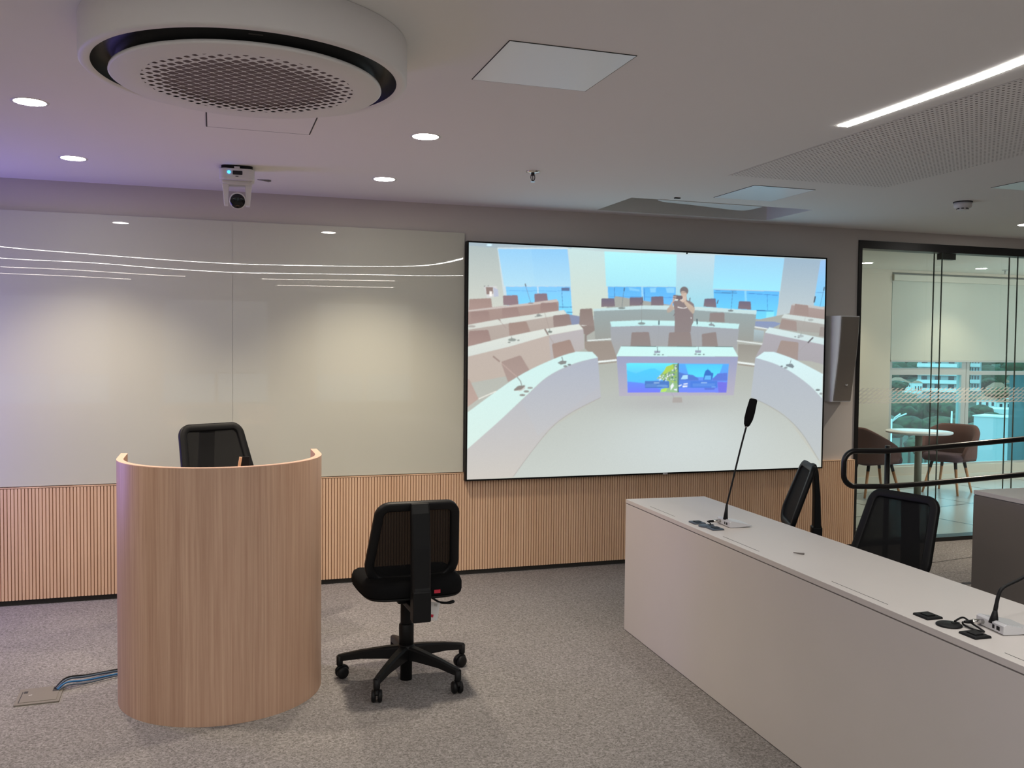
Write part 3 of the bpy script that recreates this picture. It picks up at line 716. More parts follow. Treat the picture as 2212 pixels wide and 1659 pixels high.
# front centre desk with two displays
poly(G((90, 220), (2020, 225), (1950, 840), (130, 850)), (150, 156, 190), (176, 172, 188))
poly(G((160, 58), (1935, 66), (2022, 222), (84, 218)), (196, 240, 238), (200, 240, 236))
stroke(G((160, 60), (1935, 68)), 0.9, (70, 100, 100))
poly(G((245, 328), (1060, 328), (1060, 792), (265, 795)), (80, 230, 255), (90, 130, 250))
poly(G((255, 440), (330, 470), (400, 490), (540, 440), (620, 415), (690, 410), (800, 470), (700, 600), (480, 640), (265, 700)), (60, 200, 250), (70, 190, 255))
poly(G((262, 620), (480, 640), (740, 730), (930, 790), (270, 795)), (90, 140, 250), (110, 120, 250))
poly(G((980, 340), (1058, 340), (1058, 790), (780, 790), (930, 620), (740, 560), (850, 440)), (120, 170, 110), (150, 190, 140))
for i in range(90):
    t = random.random(); x = 760+290*t+random.uniform(-20, 20); y = 560-220*t+random.uniform(-10, 300)*(0.4+0.6*t)
    if y > 780 or (y > 610 and x < 930): continue
    c = random.choice([(60, 90, 120), (220, 230, 235), (170, 200, 90), (150, 190, 60), (90, 120, 140), (235, 235, 240)])
    s = random.uniform(6, 16); poly(G((x-s, y-s*0.6), (x+s, y-s), (x+s*0.7, y+s), (x-s*0.8, y+s*0.6)), c)
poly(G((880, 380), (985, 345), (1000, 420), (850, 500), (820, 490)), (170, 205, 70))
poly(G((800, 735), (895, 730), (870, 785), (780, 790)), (175, 225, 80))
poly(G((540, 612), (925, 612), (925, 722), (540, 722)), (66, 120, 200)); stroke(G((680, 642), (770, 642)), 1.2, (190, 225, 250)); stroke(G((560, 668), (880, 668)), 0.6, (120, 175, 235)); stroke(G((545, 690), (900, 690)), 0.7, (140, 190, 240)); stroke(G((810, 710), (905, 710)), 0.7, (120, 175, 235))
poly(G((1058, 330), (1080, 330), (1080, 792), (1058, 792)), (70, 110, 130))
poly(G((1080, 335), (1875, 340), (1835, 795), (1080, 792)), (70, 170, 255), (110, 130, 250))
poly(G((1180, 345), (1780, 345), (1700, 560), (1240, 540)), (60, 200, 255), (70, 220, 255))
poly(G((1080, 470), (1180, 500), (1300, 515), (1390, 570), (1390, 600), (1080, 600)), (76, 120, 210)); poly(G((1145, 520), (1220, 515), (1220, 580), (1110, 582)), (170, 220, 255))
poly(G((1610, 580), (1700, 490), (1850, 480), (1845, 610), (1620, 610)), (86, 120, 220)); poly(G((1480, 510), (1500, 450), (1540, 425), (1575, 450), (1600, 480), (1625, 480), (1625, 520), (1600, 600), (1465, 600)), (40, 110, 200)); stroke(G((1540, 408), (1540, 430)), 0.7, (40, 110, 200)); poly(G((1500, 525), (1590, 525), (1590, 590), (1480, 590)), (90, 180, 250))
poly(G((1080, 600), (1690, 600), (1690, 720), (1080, 720)), (80, 130, 230)); poly(G((1690, 625), (1845, 630), (1835, 795), (1710, 795)), (110, 110, 230))
poly(G((1260, 612), (1690, 612), (1690, 718), (1260, 718)), (64, 124, 225)); stroke(G((1430, 640), (1525, 640)), 1.2, (190, 225, 250)); stroke(G((1300, 662), (1655, 662)), 0.6, (130, 185, 245)); stroke(G((1300, 690), (1645, 690)), 0.7, (130, 185, 245)); stroke(G((1600, 705), (1665, 705)), 0.7, (130, 185, 245))
for q in (G((1065, 690), (1120, 665), (1125, 680), (1080, 700)), G((1140, 685), (1215, 682), (1215, 705), (1140, 712)), G((1150, 655), (1215, 645), (1220, 662), (1150, 668)), G((1000, 740), (1045, 735), (1050, 765), (1005, 755)), G((945, 690), (985, 640), (1000, 690), (950, 760))): poly(q, (232, 240, 250))
poly(G((1480, 722), (1660, 722), (1640, 750), (1490, 748)), (80, 110, 210))
poly(G((985, 870), (1125, 870), (1135, 955), (975, 955)), (166, 160, 156)); stroke(G((960, 800), (1000, 870)), 0.8, (150, 150, 170))
for q in (G((735, 70), (740, 135)), G((1388, 70), (1388, 130))): stroke(q, 1.3, (100, 116, 124))
for (x, y) in ((735, 150), (1385, 145)): poly(G((x-50, y-20), (x+50, y-18), (x+45, y+18), (x-45, y+20)), (150, 160, 178)); ell(G((x+20, y+45))[0], 4, 1.2, (110, 130, 130)); ell(G((x-40, y+40))[0], 3, 1.6, (130, 150, 150)); ell(G((x+90, y+45))[0], 2.2, 1.4, (110, 125, 130))
for l in (A((2130, 800), (2130, 810)), B((186, 955), (184, 1005)), B((637, 935), (641, 1000))): stroke(l, 2.8, (66, 86, 96))
stroke(B((184, 1005), (168, 1300)), 0.6, (150, 155, 160)); stroke(B((641, 1005), (655, 1310)), 0.6, (150, 155, 165)); stroke(B((168, 1290), (166, 1330)), 1.4, (90, 104, 112))
cv = cv.reshape(GZN, SS, GXN, SS, 3).mean((1, 3))
k_ = np.pad(cv, ((1, 1), (1, 1), (0, 0)), 'edge')
cv = 0.5*cv+0.125*(k_[:-2, 1:-1]+k_[2:, 1:-1]+k_[1:-1, :-2]+k_[1:-1, 2:])
lum = (cv*np.array([0.21, 0.72, 0.07])).sum(-1, keepdims=True)
cv = lum+(cv-lum)*0.94
cv = cv*1.08+np.array([0.50, 0.53, 0.53], np.float32)*0.04
grain = np.random.RandomState(3).normal(1, 0.012, cv.shape[:2])[..., None].astype(np.float32)
cv = np.clip(cv*grain, 0, 1)
nx, nz = GXN, GZN
xs = np.linspace(0, SWD, nx); zs = np.linspace(SHT, 0, nz)
XX, ZZ = np.meshgrid(xs, zs)
co = np.stack([XX, np.zeros_like(XX), ZZ], -1).reshape(-1, 3).astype(np.float32)
idx = np.arange(nx*nz).reshape(nz, nx)
quad = np.stack([idx[1:, :-1], idx[1:, 1:], idx[:-1, 1:], idx[:-1, :-1]], -1).reshape(-1, 4)
me = bpy.data.meshes.new('screen')
me.vertices.add(len(co)); me.vertices.foreach_set('co', co.ravel())
me.loops.add(quad.size); me.loops.foreach_set('vertex_index', quad.ravel().astype(np.int32))
me.polygons.add(len(quad)); me.polygons.foreach_set('loop_start', np.arange(0, quad.size, 4, dtype=np.int32))
me.update(calc_edges=True)
ca = me.color_attributes.new('picture', 'FLOAT_COLOR', 'POINT')
ca.data.foreach_set('color', np.concatenate([cv.reshape(-1, 3), np.ones((nx*nz, 1), np.float32)], 1).astype(np.float32).ravel())
ms = bpy.data.materials.new('lit_screen'); ms.use_nodes = True; nt = ms.node_tree; pb = nt.nodes['Principled BSDF']
pb.inputs['Base Color'].default_value = (0.01, 0.01, 0.01, 1); pb.inputs['Roughness'].default_value = 0.35; pb.inputs['Specular IOR Level'].default_value = 0.25
at = nt.nodes.new('ShaderNodeVertexColor'); at.layer_name = 'picture'
nt.links.new(at.outputs['Color'], pb.inputs['Emission Color']); pb.inputs['Emission Strength'].default_value = 1.0*2**(-EXPO)
me.materials.append(ms)
scr = bpy.data.objects.new('screen', me); COL.objects.link(scr); scr.parent = tv; scr.location = (0, -0.0005, 0)

# ------------------------------------------------------------------ wall speaker
sp = thing('wall_speaker', 'white curved wall speaker with grey grille beside the large screen', 'speaker', (4.731, YW, 1.22), 0)
# side profile (depth from wall as a function of height)
zsp = [0.0, 0.10, 0.22, 0.34, 0.46, 0.58, 0.69]
dsp = [0.108, 0.122, 0.142, 0.160, 0.174, 0.184, 0.190]
wd = 0.185
rings = []
for z, d in zip(zsp, dsp):
    rings.append([Vector((0, -0.012, z)), Vector((0.0, -d+0.006, z)), Vector((0.006, -d, z)), Vector((wd-0.006, -d, z)), Vector((wd, -d+0.006, z)), Vector((wd, -0.012, z))])
MB().loft(rings, smooth=False).obj('cabinet', M_speaker, sp)
rings = []
for z, d in zip(zsp, dsp):
    z2 = min(max(z, 0.008), 0.682)
    rings.append([Vector((0.008, -d-0.001, z2)), Vector((0.012, -d-0.007, z2)), Vector((wd-0.012, -d-0.007, z2)), Vector((wd-0.008, -d-0.001, z2))])
MB().loft(rings, smooth=False).obj('grille', M_grille, sp)
bd = MB().rbox(-0.010, 0.010, -0.010, 0.010, 0, 0.002, 0.003, 3, T(wd*0.62, -0.1345, 0.142) @ R(-0.16, 'X') @ R(PI/2, 'X')).obj('badge', M_speaker, sp)
MB().cyl(0.0035, 0, 0.0028, 12, T(wd*0.62, -0.1345, 0.142) @ R(-0.16, 'X') @ R(PI/2, 'X')).obj('badge_dot', M_black, bd)
MB().box(0.03, wd-0.03, -0.014, 0.0, 0.10, 0.60).obj('wall_bracket', M_gap, sp)

# ------------------------------------------------------------------ ceiling air conditioner (round cassette)
ac = thing('round_air_conditioner', 'big round white ceiling air conditioner with black air ring and perforated centre', 'air conditioner', (0.116, 3.175, CE-0.001), 0)
ZB = 2.5-CE
ZD = ZB-0.024
MB().lathe([(0.480, ZB+0.004), (0.487, ZB), (0.508, ZB), (0.515, ZB+0.008), (0.515, 0.0)], 96, cap=False).obj('drum_housing', M_acwhite, ac)
MB().lathe([(0.515, -0.0005), (0.0, -0.0005)], 96, cap=False).obj('top_plate', M_acwhite, ac)
MB().lathe([(0.35, ZD+0.020), (0.405, ZD+0.0182), (0.41, ZB+0.030), (0.44, ZB+0.052), (0.470, ZB+0.040), (0.480, ZB+0.004)], 96, cap=False).obj('air_ring', mat('matte_black_duct', (0.006, 0.006, 0.006), 0.55), ac)
MB().lathe([(0.335, ZD), (0.424, ZD), (0.430, ZD+0.004), (0.428, ZD+0.012), (0.405, ZD+0.018)], 96, cap=False).obj('face_rim', M_acwhite, ac)
g = MB().lathe([(0.0, 0.0), (0.15, 0.0), (0.3355, 0.0)], 96, cap=False, smooth=False).obj('perforated_grille', M_acgrid, ac, loc=(0, 0, ZD))
MB().lathe([(0.0, ZD+0.012), (0.36, ZD+0.012)], 64, cap=False).obj('filter', M_acback, ac)
MB().box(-0.02, 0.02, -0.4605, -0.452, ZB-0.0006, ZB+0.0004).obj('sensor_mark', M_gap, ac)

# curved white flap over the near edge of the ceiling recess
fl_px = [(1421, 433), (1440, 437), (1480, 441), (1530, 447), (1575, 452.5), (1597, 454.6), (1612, 454.4), (1630, 451), (1648, 446.5), (1656, 444.5)]
fp = [onZ(x, y, CE-0.004) for x, y in fl_px]; cx_ = sum(p.x for p in fp)/len(fp); cy_ = 5.55
pts_ = [(p.x-cx_, p.y-cy_) for p in smoothpath(fp, 4)]
pts_ = [(pts_[0][0], 0.012)]+[(x, max(y, 0.016)) for x, y in pts_]+[(pts_[-1][0], 0.012)]
o = MB().prism(pts_, 0.0, 0.003).obj('ceiling_flap', M_panel, None, loc=(cx_, cy_, CE-0.0045))
tag(o, 'curved white panel overlapping the near edge of the ceiling recess above the large screen', 'panel')

# ------------------------------------------------------------------ ceiling fittings
GP = 'square ceiling access panels'
def access(x0, x1, y0, y1, label, material, gw=0.0028, group=GP):
    e = thing('ceiling_access_panel', label, 'panel', ((x0+x1)/2, (y0+y1)/2, CE), 0, group)
    wx, wy = (x1-x0)/2, (y1-y0)/2
    MB().box(-wx, wx, -wy, wy, -0.0022, -0.0002).obj('frame', M_gap, e)
    MB().box(-wx+gw, wx-gw, -wy+gw, wy-gw, -0.0026, -0.0021).obj('hatch', material, e)
access(0.925, 1.387, 2.898, 3.359, 'large bright white square hatch in the ceiling beside the round air conditioner', M_panel)
access(3.133, 3.572, 4.882, 5.361, 'bluish white square hatch in the ceiling between perforated field and recess', M_panel)
access(4.505, 4.95, 3.97, 4.44, 'white square hatch in the ceiling cut off at the right edge of the photo', M_panel)
access(-0.03, 0.440, 3.98, 4.490, 'ceiling coloured square hatch outlined by dark joints behind the round air conditioner', M_ceiling, 0.006)

DL = mat('downlight_trim', (0.75, 0.74, 0.72), 0.5)
M_lamp = emis('downlight_lens', (1.0, 0.96, 0.90), 30.0)
def downlight(x, y, label, z=CE, group='round ceiling downlights', watts=72, r=0.062, spread=1.0):
    e = thing('downlight', label, 'ceiling light', (x, y, z), 0, group)
    MB().lathe([(r, -0.001), (r+0.010, -0.003), (r+0.012, 0.0)], 32, cap=False).obj('trim_ring', DL, e)
    MB().lathe([(0.0, -0.0015), (r, -0.0015)], 32, cap=False).obj('lens', M_lamp, e)
    l = bpy.data.lights.new('downlight_beam', 'SPOT'); l.energy = watts; l.color = (1.0, 0.86, 0.68); l.spot_size = math.radians(106); l.spot_blend = 0.8; l.shadow_soft_size = 0.05
    lo = bpy.data.objects.new('downlight_beam', l); COL.objects.link(lo); lo.parent = e; lo.location = (0, 0, -0.008)
    return e
downlight(-0.727, 4.307, 'round glowing downlight at far left, left of the round air conditioner')
downlight(-0.722, 5.513, 'round glowing downlight near the board at left, left of the white camera')
downlight(0.968, 4.338, 'larger looking glowing downlight right of the round air conditioner')
downlight(0.978, 5.509, 'round glowing downlight near the board, right of the white camera')
pr = onZ(1873, 568, CE); downlight(pr.x, pr.y, 'glowing downlight behind the glass partition next to its left frame', CE, 'round ceiling downlights', 36)
pr = onZ(2120, 580, CE); downlight(pr.x, pr.y, 'glowing downlight behind the glass partition above the roller blind', CE, 'round ceiling downlights', 36)
downlight(6.05, 5.60, 'round ceiling downlight just past the right edge in front of the glass partition', CE, 'round ceiling downlights', 120)

M_led = emis('led_strip', (1.0, 0.97, 0.92), 25.0)
M_led_dim = emis('led_strip_dim', (1.0, 0.93, 0.84), 14.0)
def strip(pts, label, name='ceiling_light_strip', width=0.052, material=M_led, n=8):
    P = smoothpath([(p[0], p[1], 0) for p in pts], n)
    m_ = MB(); e = MB(); L = len(P); l1 = []; l2 = []; t1 = []; t2 = []
    for i, p in enumerate(P):
        t = (P[min(i+1, L-1)]-P[max(i-1, 0)]).normalized(); nn = Vector((-t.y, t.x, 0))
        l1.append(p+nn*width/2); l2.append(p-nn*width/2); t1.append(p+nn*(width/2+0.004)); t2.append(p-nn*(width/2+0.004))
    z1, z2 = CE-0.003, CE-0.0005
    vs = []; fs = []
    for a, b_ in zip(l1, l2): vs += [(a.x, a.y, z1), (b_.x, b_.y, z1)]
    for i in range(L-1): fs.append((2*i, 2*i+1, 2*i+3, 2*i+2))
    root = thing(name, label, 'ceiling light', (0, 0, 0), 0, 'curved ceiling light strips')
    m_.add(vs, fs).obj('diffuser', material, root)
    vs = []; fs = []
    for a, b_ in zip(t1, t2): vs += [(a.x, a.y, z2), (b_.x, b_.y, z2)]
    for i in range(L-1): fs.append((2*i, 2*i+1, 2*i+3, 2*i+2))
    e.add(vs, fs).obj('profile', DL, root)
strip([(-2.42, 3.48), (-2.42, 2.7), (-2.30, 2.15), (-2.0, 1.75), (-1.45, 1.45), (-0.80, 1.13), (-0.2, 0.90), (0.24, 0.82), (0.70, 0.85), (1.03, 0.92), (1.86, 1.16), (2.375, 1.46), (2.57, 1.88), (2.655, 2.5), (2.68, 3.0), (2.68, 3.478)], 'thin bright white light strip running along the ceiling beside the perforated field')
strip([(-3.2, 1.2), (-2.38, 0.42), (-1.41, 0.20), (-0.64, -0.27), (0.24, -0.56), (0.85, -0.44), (2.07, -0.13), (2.9, 0.05), (3.7, 0.6)], 'curved ceiling light strip over the rear rows, second from the board')
strip([(-2.65, -0.95), (-1.84, -1.05), (-1.0, -1.45), (-0.39, -1.62)], 'short curved light strip over the rear rows, left part', material=M_led_dim)
strip([(0.685, -1.62), (1.25, -1.53), (2.04, -1.27), (2.6, -1.15)], 'short curved light strip over the rear rows, right part', material=M_led_dim)
strip([(-2.9, -2.18), (-2.0, -2.32), (-1.2, -2.6)], 'rearmost curved light strip over the last row, left part', material=M_led_dim)
strip([(1.0, -2.97), (2.0, -2.8), (2.87, -2.65)], 'rearmost curved light strip over the last row, right part', material=M_led_dim)

pf = thing('perforated_ceiling_panel', 'broad field of small round holes in the ceiling right of the light strip', 'ceiling panel', (2.82, 0.6, CE))
MB().box(0, 1.09, 0, 4.07, -0.0022, -0.0018).obj('perforated_sheet', M_perf, pf)
MB().box(0.004, 1.086, 0.004, 4.066, -0.0012, -0.0006).obj('felt_backing', M_perfback, pf)

sk = thing('fire_sprinkler', 'small chrome fire sprinkler hanging from the ceiling above the large screen', 'sprinkler', (1.731, 4.959, CE))
MB().lathe([(0.012, -0.012), (0.038, -0.006), (0.040, 0.0)], 28).obj('escutcheon', M_chrome, sk)
MB().cyl(0.010, -0.024, -0.010, 16).obj('neck', M_gap, sk)
MB().tube([(-0.011, 0, -0.022), (-0.012, 0, -0.038), (-0.008, 0, -0.050), (0, 0, -0.054), (0.008, 0, -0.050), (0.012, 0, -0.038), (0.011, 0, -0.022)], 0.0024, 8).obj('yoke', M_gap, sk)
MB().cyl(0.0025, -0.052, -0.024, 8).obj('bulb', M_gap, sk)
MB().cyl(0.014, -0.060, -0.057, 16).obj('deflector', M_chrome, sk)
def spr2(x, y, label):
    pass
sm = thing('smoke_detector', 'round white smoke detector on the ceiling near the glass partition', 'smoke detector', tuple(onZ(2080, 436, CE)))
MB().lathe([(0.060, -0.006), (0.060, 0.0)], 32).obj('base_plate', M_gap, sm)
MB().lathe([(0.020, -0.056), (0.034, -0.053), (0.036, -0.044), (0.052, -0.040), (0.056, -0.030), (0.056, -0.006)], 32).obj('housing', M_white, sm)
for k in range(8):
    a = 2*PI*k/8; MB().box(-0.008, 0.008, -0.002, 0.002, -0.0505, -0.0435, T(0.0355*math.cos(a), 0.0355*math.sin(a), 0) @ R(a+PI/2, 'Z')).obj('slot', M_gap, sm)
hk = onZ(1463, 427, CE); tag(MB().rbox(-0.02, 0.02, -0.012, 0.012, -0.006, 0, 0.004).obj('ceiling_socket', M_gap, None, loc=hk), 'tiny dark oblong fitting on the ceiling beside the recess', 'fitting')
hk = onZ(569, 388, CE); hk2 = MB().tube([(-0.035, 0, -0.003), (0.0, 0, -0.004), (0.03, 0, -0.006), (0.045, 0, -0.006)], [0.002, 0.004, 0.008, 0.004], 8).obj('ceiling_hook', mat('dull_metal', (0.25, 0.24, 0.23), 0.5), None, loc=hk)
tag(hk2, 'small grey hook on the ceiling just right of the white camera', 'hook')
sp2 = onZ(2172, 583, CE)
k2 = thing('fire_sprinkler', 'tiny fire sprinkler on the ceiling behind the glass partition', 'sprinkler', tuple(sp2))
MB().lathe([(0.012, -0.012), (0.038, -0.006), (0.040, 0.0)], 20).obj('escutcheon', M_alframe, k2); MB().cyl(0.012, -0.05, -0.012, 12).obj('head', M_alframe, k2)

# ------------------------------------------------------------------ PTZ camera
pc = thing('ceiling_camera', 'white ceiling camera with round black lens and blue status light', 'camera', (0.130, 5.46, CE), -0.03)
MB().rbox(-0.085, 0.085, -0.075, 0.075, -0.012, 0.0, 0.03, 6).obj('ceiling_bracket', M_black, pc)
MB().rbox(-0.095, 0.095, -0.085, 0.085, -0.080, -0.018, 0.035, 6).obj('base_housing', M_white, pc, bevel=0.006)
MB().box(-0.015, 0.015, -0.087, -0.07, -0.020, -0.009).obj('bracket_clip', M_white, pc)
MB().rbox(-0.026, 0.026, -0.011, 0.011, 0, 0.003, 0.004, 4, T(0.003, -0.0845, -0.044) @ R(PI/2, 'X')).obj('infrared_window', M_lens, pc)
MB().cyl(0.0075, 0, 0.003, 16, T(-0.043, -0.0845, -0.042) @ R(PI/2, 'X')).obj('status_light', emis('blue_status_light', (0.02, 0.35, 1.0), 4.0), pc)
MB().box(-0.008, 0.008, -0.0865, -0.084, -0.066, -0.062).obj('badge', M_gap, pc)
m = MB(); m.prism([(-0.082, -0.078), (-0.082, -0.092), (-0.048, -0.104), (0.048, -0.104), (0.082, -0.092), (0.082, -0.078)], -0.04, 0.04, R(PI/2, 'X'))
for s in (-1, 1):
    m.prism([(s*0.082, -0.088), (s*0.044, -0.100), (s*0.046, -0.215), (s*0.070, -0.217)][::(1 if s < 0 else -1)], -0.032, 0.032, R(PI/2, 'X'))
m.obj('yoke', M_white, pc, bevel=0.004)
hm = T(0.003, -0.01, -0.186) @ R(PI/2+0.22, 'X')
MB().lathe([(0.030, -0.045), (0.042, -0.03), (0.045, 0.0), (0.045, 0.045), (0.043, 0.050)], 32, hm).obj('camera_head', M_white, pc)
MB().lathe([(0.0405, 0.048), (0.040, 0.053), (0.02, 0.057), (0.0, 0.058)], 32, hm).obj('lens', M_lens, pc)

# ------------------------------------------------------------------ lectern
le = thing('lectern', 'tall rounded oak lectern open at the back in front of the board', 'lectern', (0.038, 4.492, 0))
Ro, th, ht, arm = 0.457, 0.030, 1.105, 0.20
n = 48
outer = [(-Ro, arm)] + [(-Ro*math.cos(PI*k/n), -Ro*math.sin(PI*k/n)) for k in range(n+1)] + [(Ro, arm)]
Ri = Ro-th
inner = [(-Ri, arm)] + [(-Ri*math.cos(PI*k/n), -Ri*math.sin(PI*k/n)) for k in range(n+1)] + [(Ri, arm)]
def shell(z0, z1):
    m_ = MB(); N = len(outer)
    vs = [(x, y, z) for z in (z0, z1) for x, y in outer] + [(x, y, z) for z in (z0, z1) for x, y in inner]
    fs = []
    for i in range(N-1):
        fs += [(i, i+1, N+i+1, N+i), (2*N+i+1, 2*N+i, 3*N+i, 3*N+i+1), (N+i, N+i+1, 3*N+i+1, 3*N+i), (i+1, i, 2*N+i, 2*N+i+1)]
    fs += [(0, N, 3*N, 2*N), (N-1, 2*N+N-1, 3*N+N-1, 2*N-1)]
    m_.add(vs, fs, True); return m_
o = shell(0.0, ht-0.003).obj('curved_shell', M_lect, le)
o.data.set_sharp_from_angle(angle=math.radians(40)) if hasattr(o.data, 'set_sharp_from_angle') else None
o = shell(ht-0.003, ht).obj('edge_band', M_edge, le)
o.data.set_sharp_from_angle(angle=math.radians(40)) if hasattr(o.data, 'set_sharp_from_angle') else None
shelfp = [(x*0.995, y*0.995) for x, y in inner]
MB().prism(shelfp, 0.955, 0.980).obj('worktop', M_lect, le)
MB().prism(shelfp, 0.06, 0.085).obj('lower_shelf', M_lect, le)
pk = onY(511, 1007, 4.30)
o = MB().rbox(-0.006, 0.006, -0.006, 0.006, 0.0, 0.139, 0.002).obj('wooden_block', M_pale, None, loc=(pk.x-0.004, 4.30, 0.9805), rot=(0, 0.16, 0))
tag(o, 'small pale wooden stick poking up above the lectern rim', 'stick')
o = MB().rbox(-0.022, 0.022, -0.005, 0.005, 0.0, 0.133, 0.003).obj('dark_object', M_black, None, loc=(pk.x+0.036, 4.345, 0.9805))  # small flat black object, its kind left open
tag(o, 'small black object poking up above the lectern rim, right of the pale stick', 'remote control')

# ------------------------------------------------------------------ floor box and cables
fbx = thing('floor_box', 'grey flush floor box with lifted cables, left of the lectern', 'floor box', (-0.764, 4.618, 0), 0.03)
MB().rbox(-0.092, 0.092, -0.104, 0.104, 0.0, 0.006, 0.006).obj('frame', M_greyplast, fbx)
MB().box(-0.074, 0.078, -0.080, 0.086, 0.006, 0.0078).obj('lid', M_greyplast, fbx)
MB().box(-0.078, -0.074, -0.080, 0.060, 0.006, 0.0074).obj('lid_gap', M_gap, fbx)
MB().box(-0.070, -0.054, 0.034, 0.060, 0.0078, 0.0086).obj('finger_slot', M_gap, fbx)
MB().box(0.050, 0.078, 0.030, 0.086, 0.0078, 0.0088).obj('cable_outlet', M_gap, fbx)
MB().box(-0.046, -0.032, 0.006, 0.009, 0.0078, 0.0084).obj('scratch', M_paper, fbx)
def cable(name, pts, r, mt, label, group=None):
    return tag(MB().tube(smoothpath(pts, 8), r, 8).obj(name, mt), label, 'cable', group)
GCB = 'cables from the floor box to the lectern'
cz = 0.010
cable('network_cable', [(-0.696, 4.660, 0.009), (-0.66, 4.685, 0.030), (-0.58, 4.735, 0.016), (-0.48, 4.790, cz), (-0.36, 4.83, cz), (-0.25, 4.80, cz), (-0.15, 4.72, cz)], 0.0045, M_bluecable, 'bright blue cable lying on the carpet between floor box and lectern, front one', GCB)
cable('network_cable', [(-0.702, 4.668, 0.009), (-0.66, 4.705, 0.038), (-0.58, 4.758, 0.026), (-0.48, 4.802, 0.022), (-0.36, 4.845, cz), (-0.25, 4.83, cz), (-0.12, 4.75, cz)], 0.005, M_greycable, 'dark slate blue cable in the middle of the bundle beside the lectern', GCB)
cable('power_cable', [(-0.708, 4.676, 0.009), (-0.665, 4.722, 0.040), (-0.58, 4.790, 0.022), (-0.47, 4.862, cz), (-0.36, 4.90, cz), (-0.22, 4.89, cz), (-0.08, 4.80, cz)], 0.0048, M_black, 'black cable at the rear of the bundle between floor box and lectern', GCB)
cable('network_cable', [(-0.690, 4.652, 0.009), (-0.65, 4.672, 0.022), (-0.57, 4.712, cz), (-0.47, 4.765, cz), (-0.36, 4.80, cz), (-0.25, 4.775, cz), (-0.17, 4.70, cz)], 0.0035, M_greycable, 'thin slate cable at the front of the bundle beside the lectern', GCB)

# ------------------------------------------------------------------ desks
def desk(name, label, c0, c1, depthv, zt_, zb_, material, slots=None):
    "c0: corner nearest the board, c1: far corner of the front face; depthv: horizontal vector across the top"
    c0 = Vector((*c0, 0)); c1 = Vector((*c1, 0)); dv = Vector((*depthv, 0)); t = (c1-c0).normalized(); dn = dv.normalized(); L = (c1-c0).length; Dp = dv.length
    e = thing(name, label, 'desk', (c0.x, c0.y, zb_))
    mt = Matrix(((t.x, dn.x, 0, 0), (t.y, dn.y, 0, 0), (0, 0, 1, 0), (0, 0, 0, 1)))
    h = zt_-zb_
    MB().box(0, L, 0, Dp, h-0.022, h, mt).obj('desktop', material, e, bevel=0.0015)
    MB().box(0.004, L-0.004, 0.004, Dp-0.01, h-0.027, h-0.022, mt).obj('shadow_gap', M_deskgap, e)
    MB().box(0.0, L, 0.001, 0.026, 0.004, h-0.027, mt).obj('front_panel', material, e, bevel=0.001)
    MB().box(0.0, 0.026, 0.026, Dp-0.02, 0.004, h-0.027, mt).obj('end_panel', material, e, bevel=0.001)
    MB().box(L-0.026, L, 0.026, Dp-0.02, 0.004, h-0.027, mt).obj('end_panel', material, e, bevel=0.001)
    MB().box(0.004, L-0.004, 0.004, 0.022, 0.0, 0.004, mt).obj('plinth', M_gap, e)
    for a, b_ in (slots or []):
        MB().box(a, b_, 0.036, 0.0385, h-0.001, h+0.0004, mt).obj('cable_slot', M_gap, e)
    return e, mt
c0 = (2.2585, 4.784); c1 = (2.0645, 0.95)
d1, dm = desk('conference_desk', 'long pale grey desk with two microphones in the right foreground', c0, c1, (0.496, -0.028), 0.7612, 0.0, M_desk, [(0.262, 0.575), (1.09, 1.41), (1.93, 2.25), (2.76, 3.09)])
d2, dm2 = desk('conference_desk', 'dark taupe desk with a pale top at the right edge below the handrail', (3.701, 3.70), (3.585, 1.3), (0.50, -0.01), 0.921, 0.16, M_desk2)
for ch in d2.children:
    if ch.name.startswith('desktop'): ch.data.materials[0] = M_desk

# ---- microphones, grommets
ZT = 0.7614
def microphone(label, pl_, pr_):
    "pl_, pr_: the two back corners of the base where it stands on the desk"
    a_, b_ = onZ(*pl_, ZT), onZ(*pr_, ZT); p = (a_+b_)/2; dv = a_-b_; hw = dv.length/2
    e = thing('desk_microphone', label, 'microphone', (p.x, p.y, ZT), math.atan2(dv.y, dv.x)-PI/2, 'gooseneck microphones on the pale desk')
    prf = [(0.0, 0.003), (0.0, 0.028), (0.010, 0.033), (0.118, 0.010), (0.118, 0.006), (0.05, 0.0015), (0.005, 0.0015)]
    MB().prism(prf, -hw, hw, R(PI/2, 'X')).obj('base', M_alu, e, bevel=0.0015)
    MB().prism([(0.016, 0.0318), (0.110, 0.0118), (0.110, 0.0124), (0.016, 0.0326)], -hw+0.01, hw-0.01, R(PI/2, 'X')).obj('button_plate', M_alu, e)
    for yy, ww_ in ((-0.040, 0.014), (-0.018, 0.009)):
        MB().box(-0.001, 0.001, yy-ww_/2, yy+ww_/2, 0.010, 0.022).obj('port', M_black, e)
    mm_ = T(0.0, 0.032, 0.0165) @ R(-PI/2, 'Y')
    cn = MB().lathe([(0.0080, 0.0), (0.0080, 0.034), (0.0068, 0.038)], 20, mm_).obj('plug', M_chrome, e)
    MB().lathe([(0.0062, 0.038), (0.0054, 0.056), (0.0036, 0.064)], 16, mm_).obj('plug_boot', M_black, cn)
    return e, p
stem1 = [(1567, 1122), (1570, 1090), (1580, 1050), (1592, 1000), (1603, 956), (1612, 922)]
mic1, mp1 = microphone('gooseneck microphone standing straight up at the far end of the pale desk', (1548.5, 1129), (1576, 1141))
def to_local(e, w_):
    a = -e.rotation_euler.z; v = Vector(w_)-Vector(e.location); return Vector((v.x*math.cos(a)-v.y*math.sin(a), v.x*math.sin(a)+v.y*math.cos(a), v.z))
pl = mp1.y-0.004
st = [to_local(mic1, onY(x, y, pl)) for x, y in stem1]
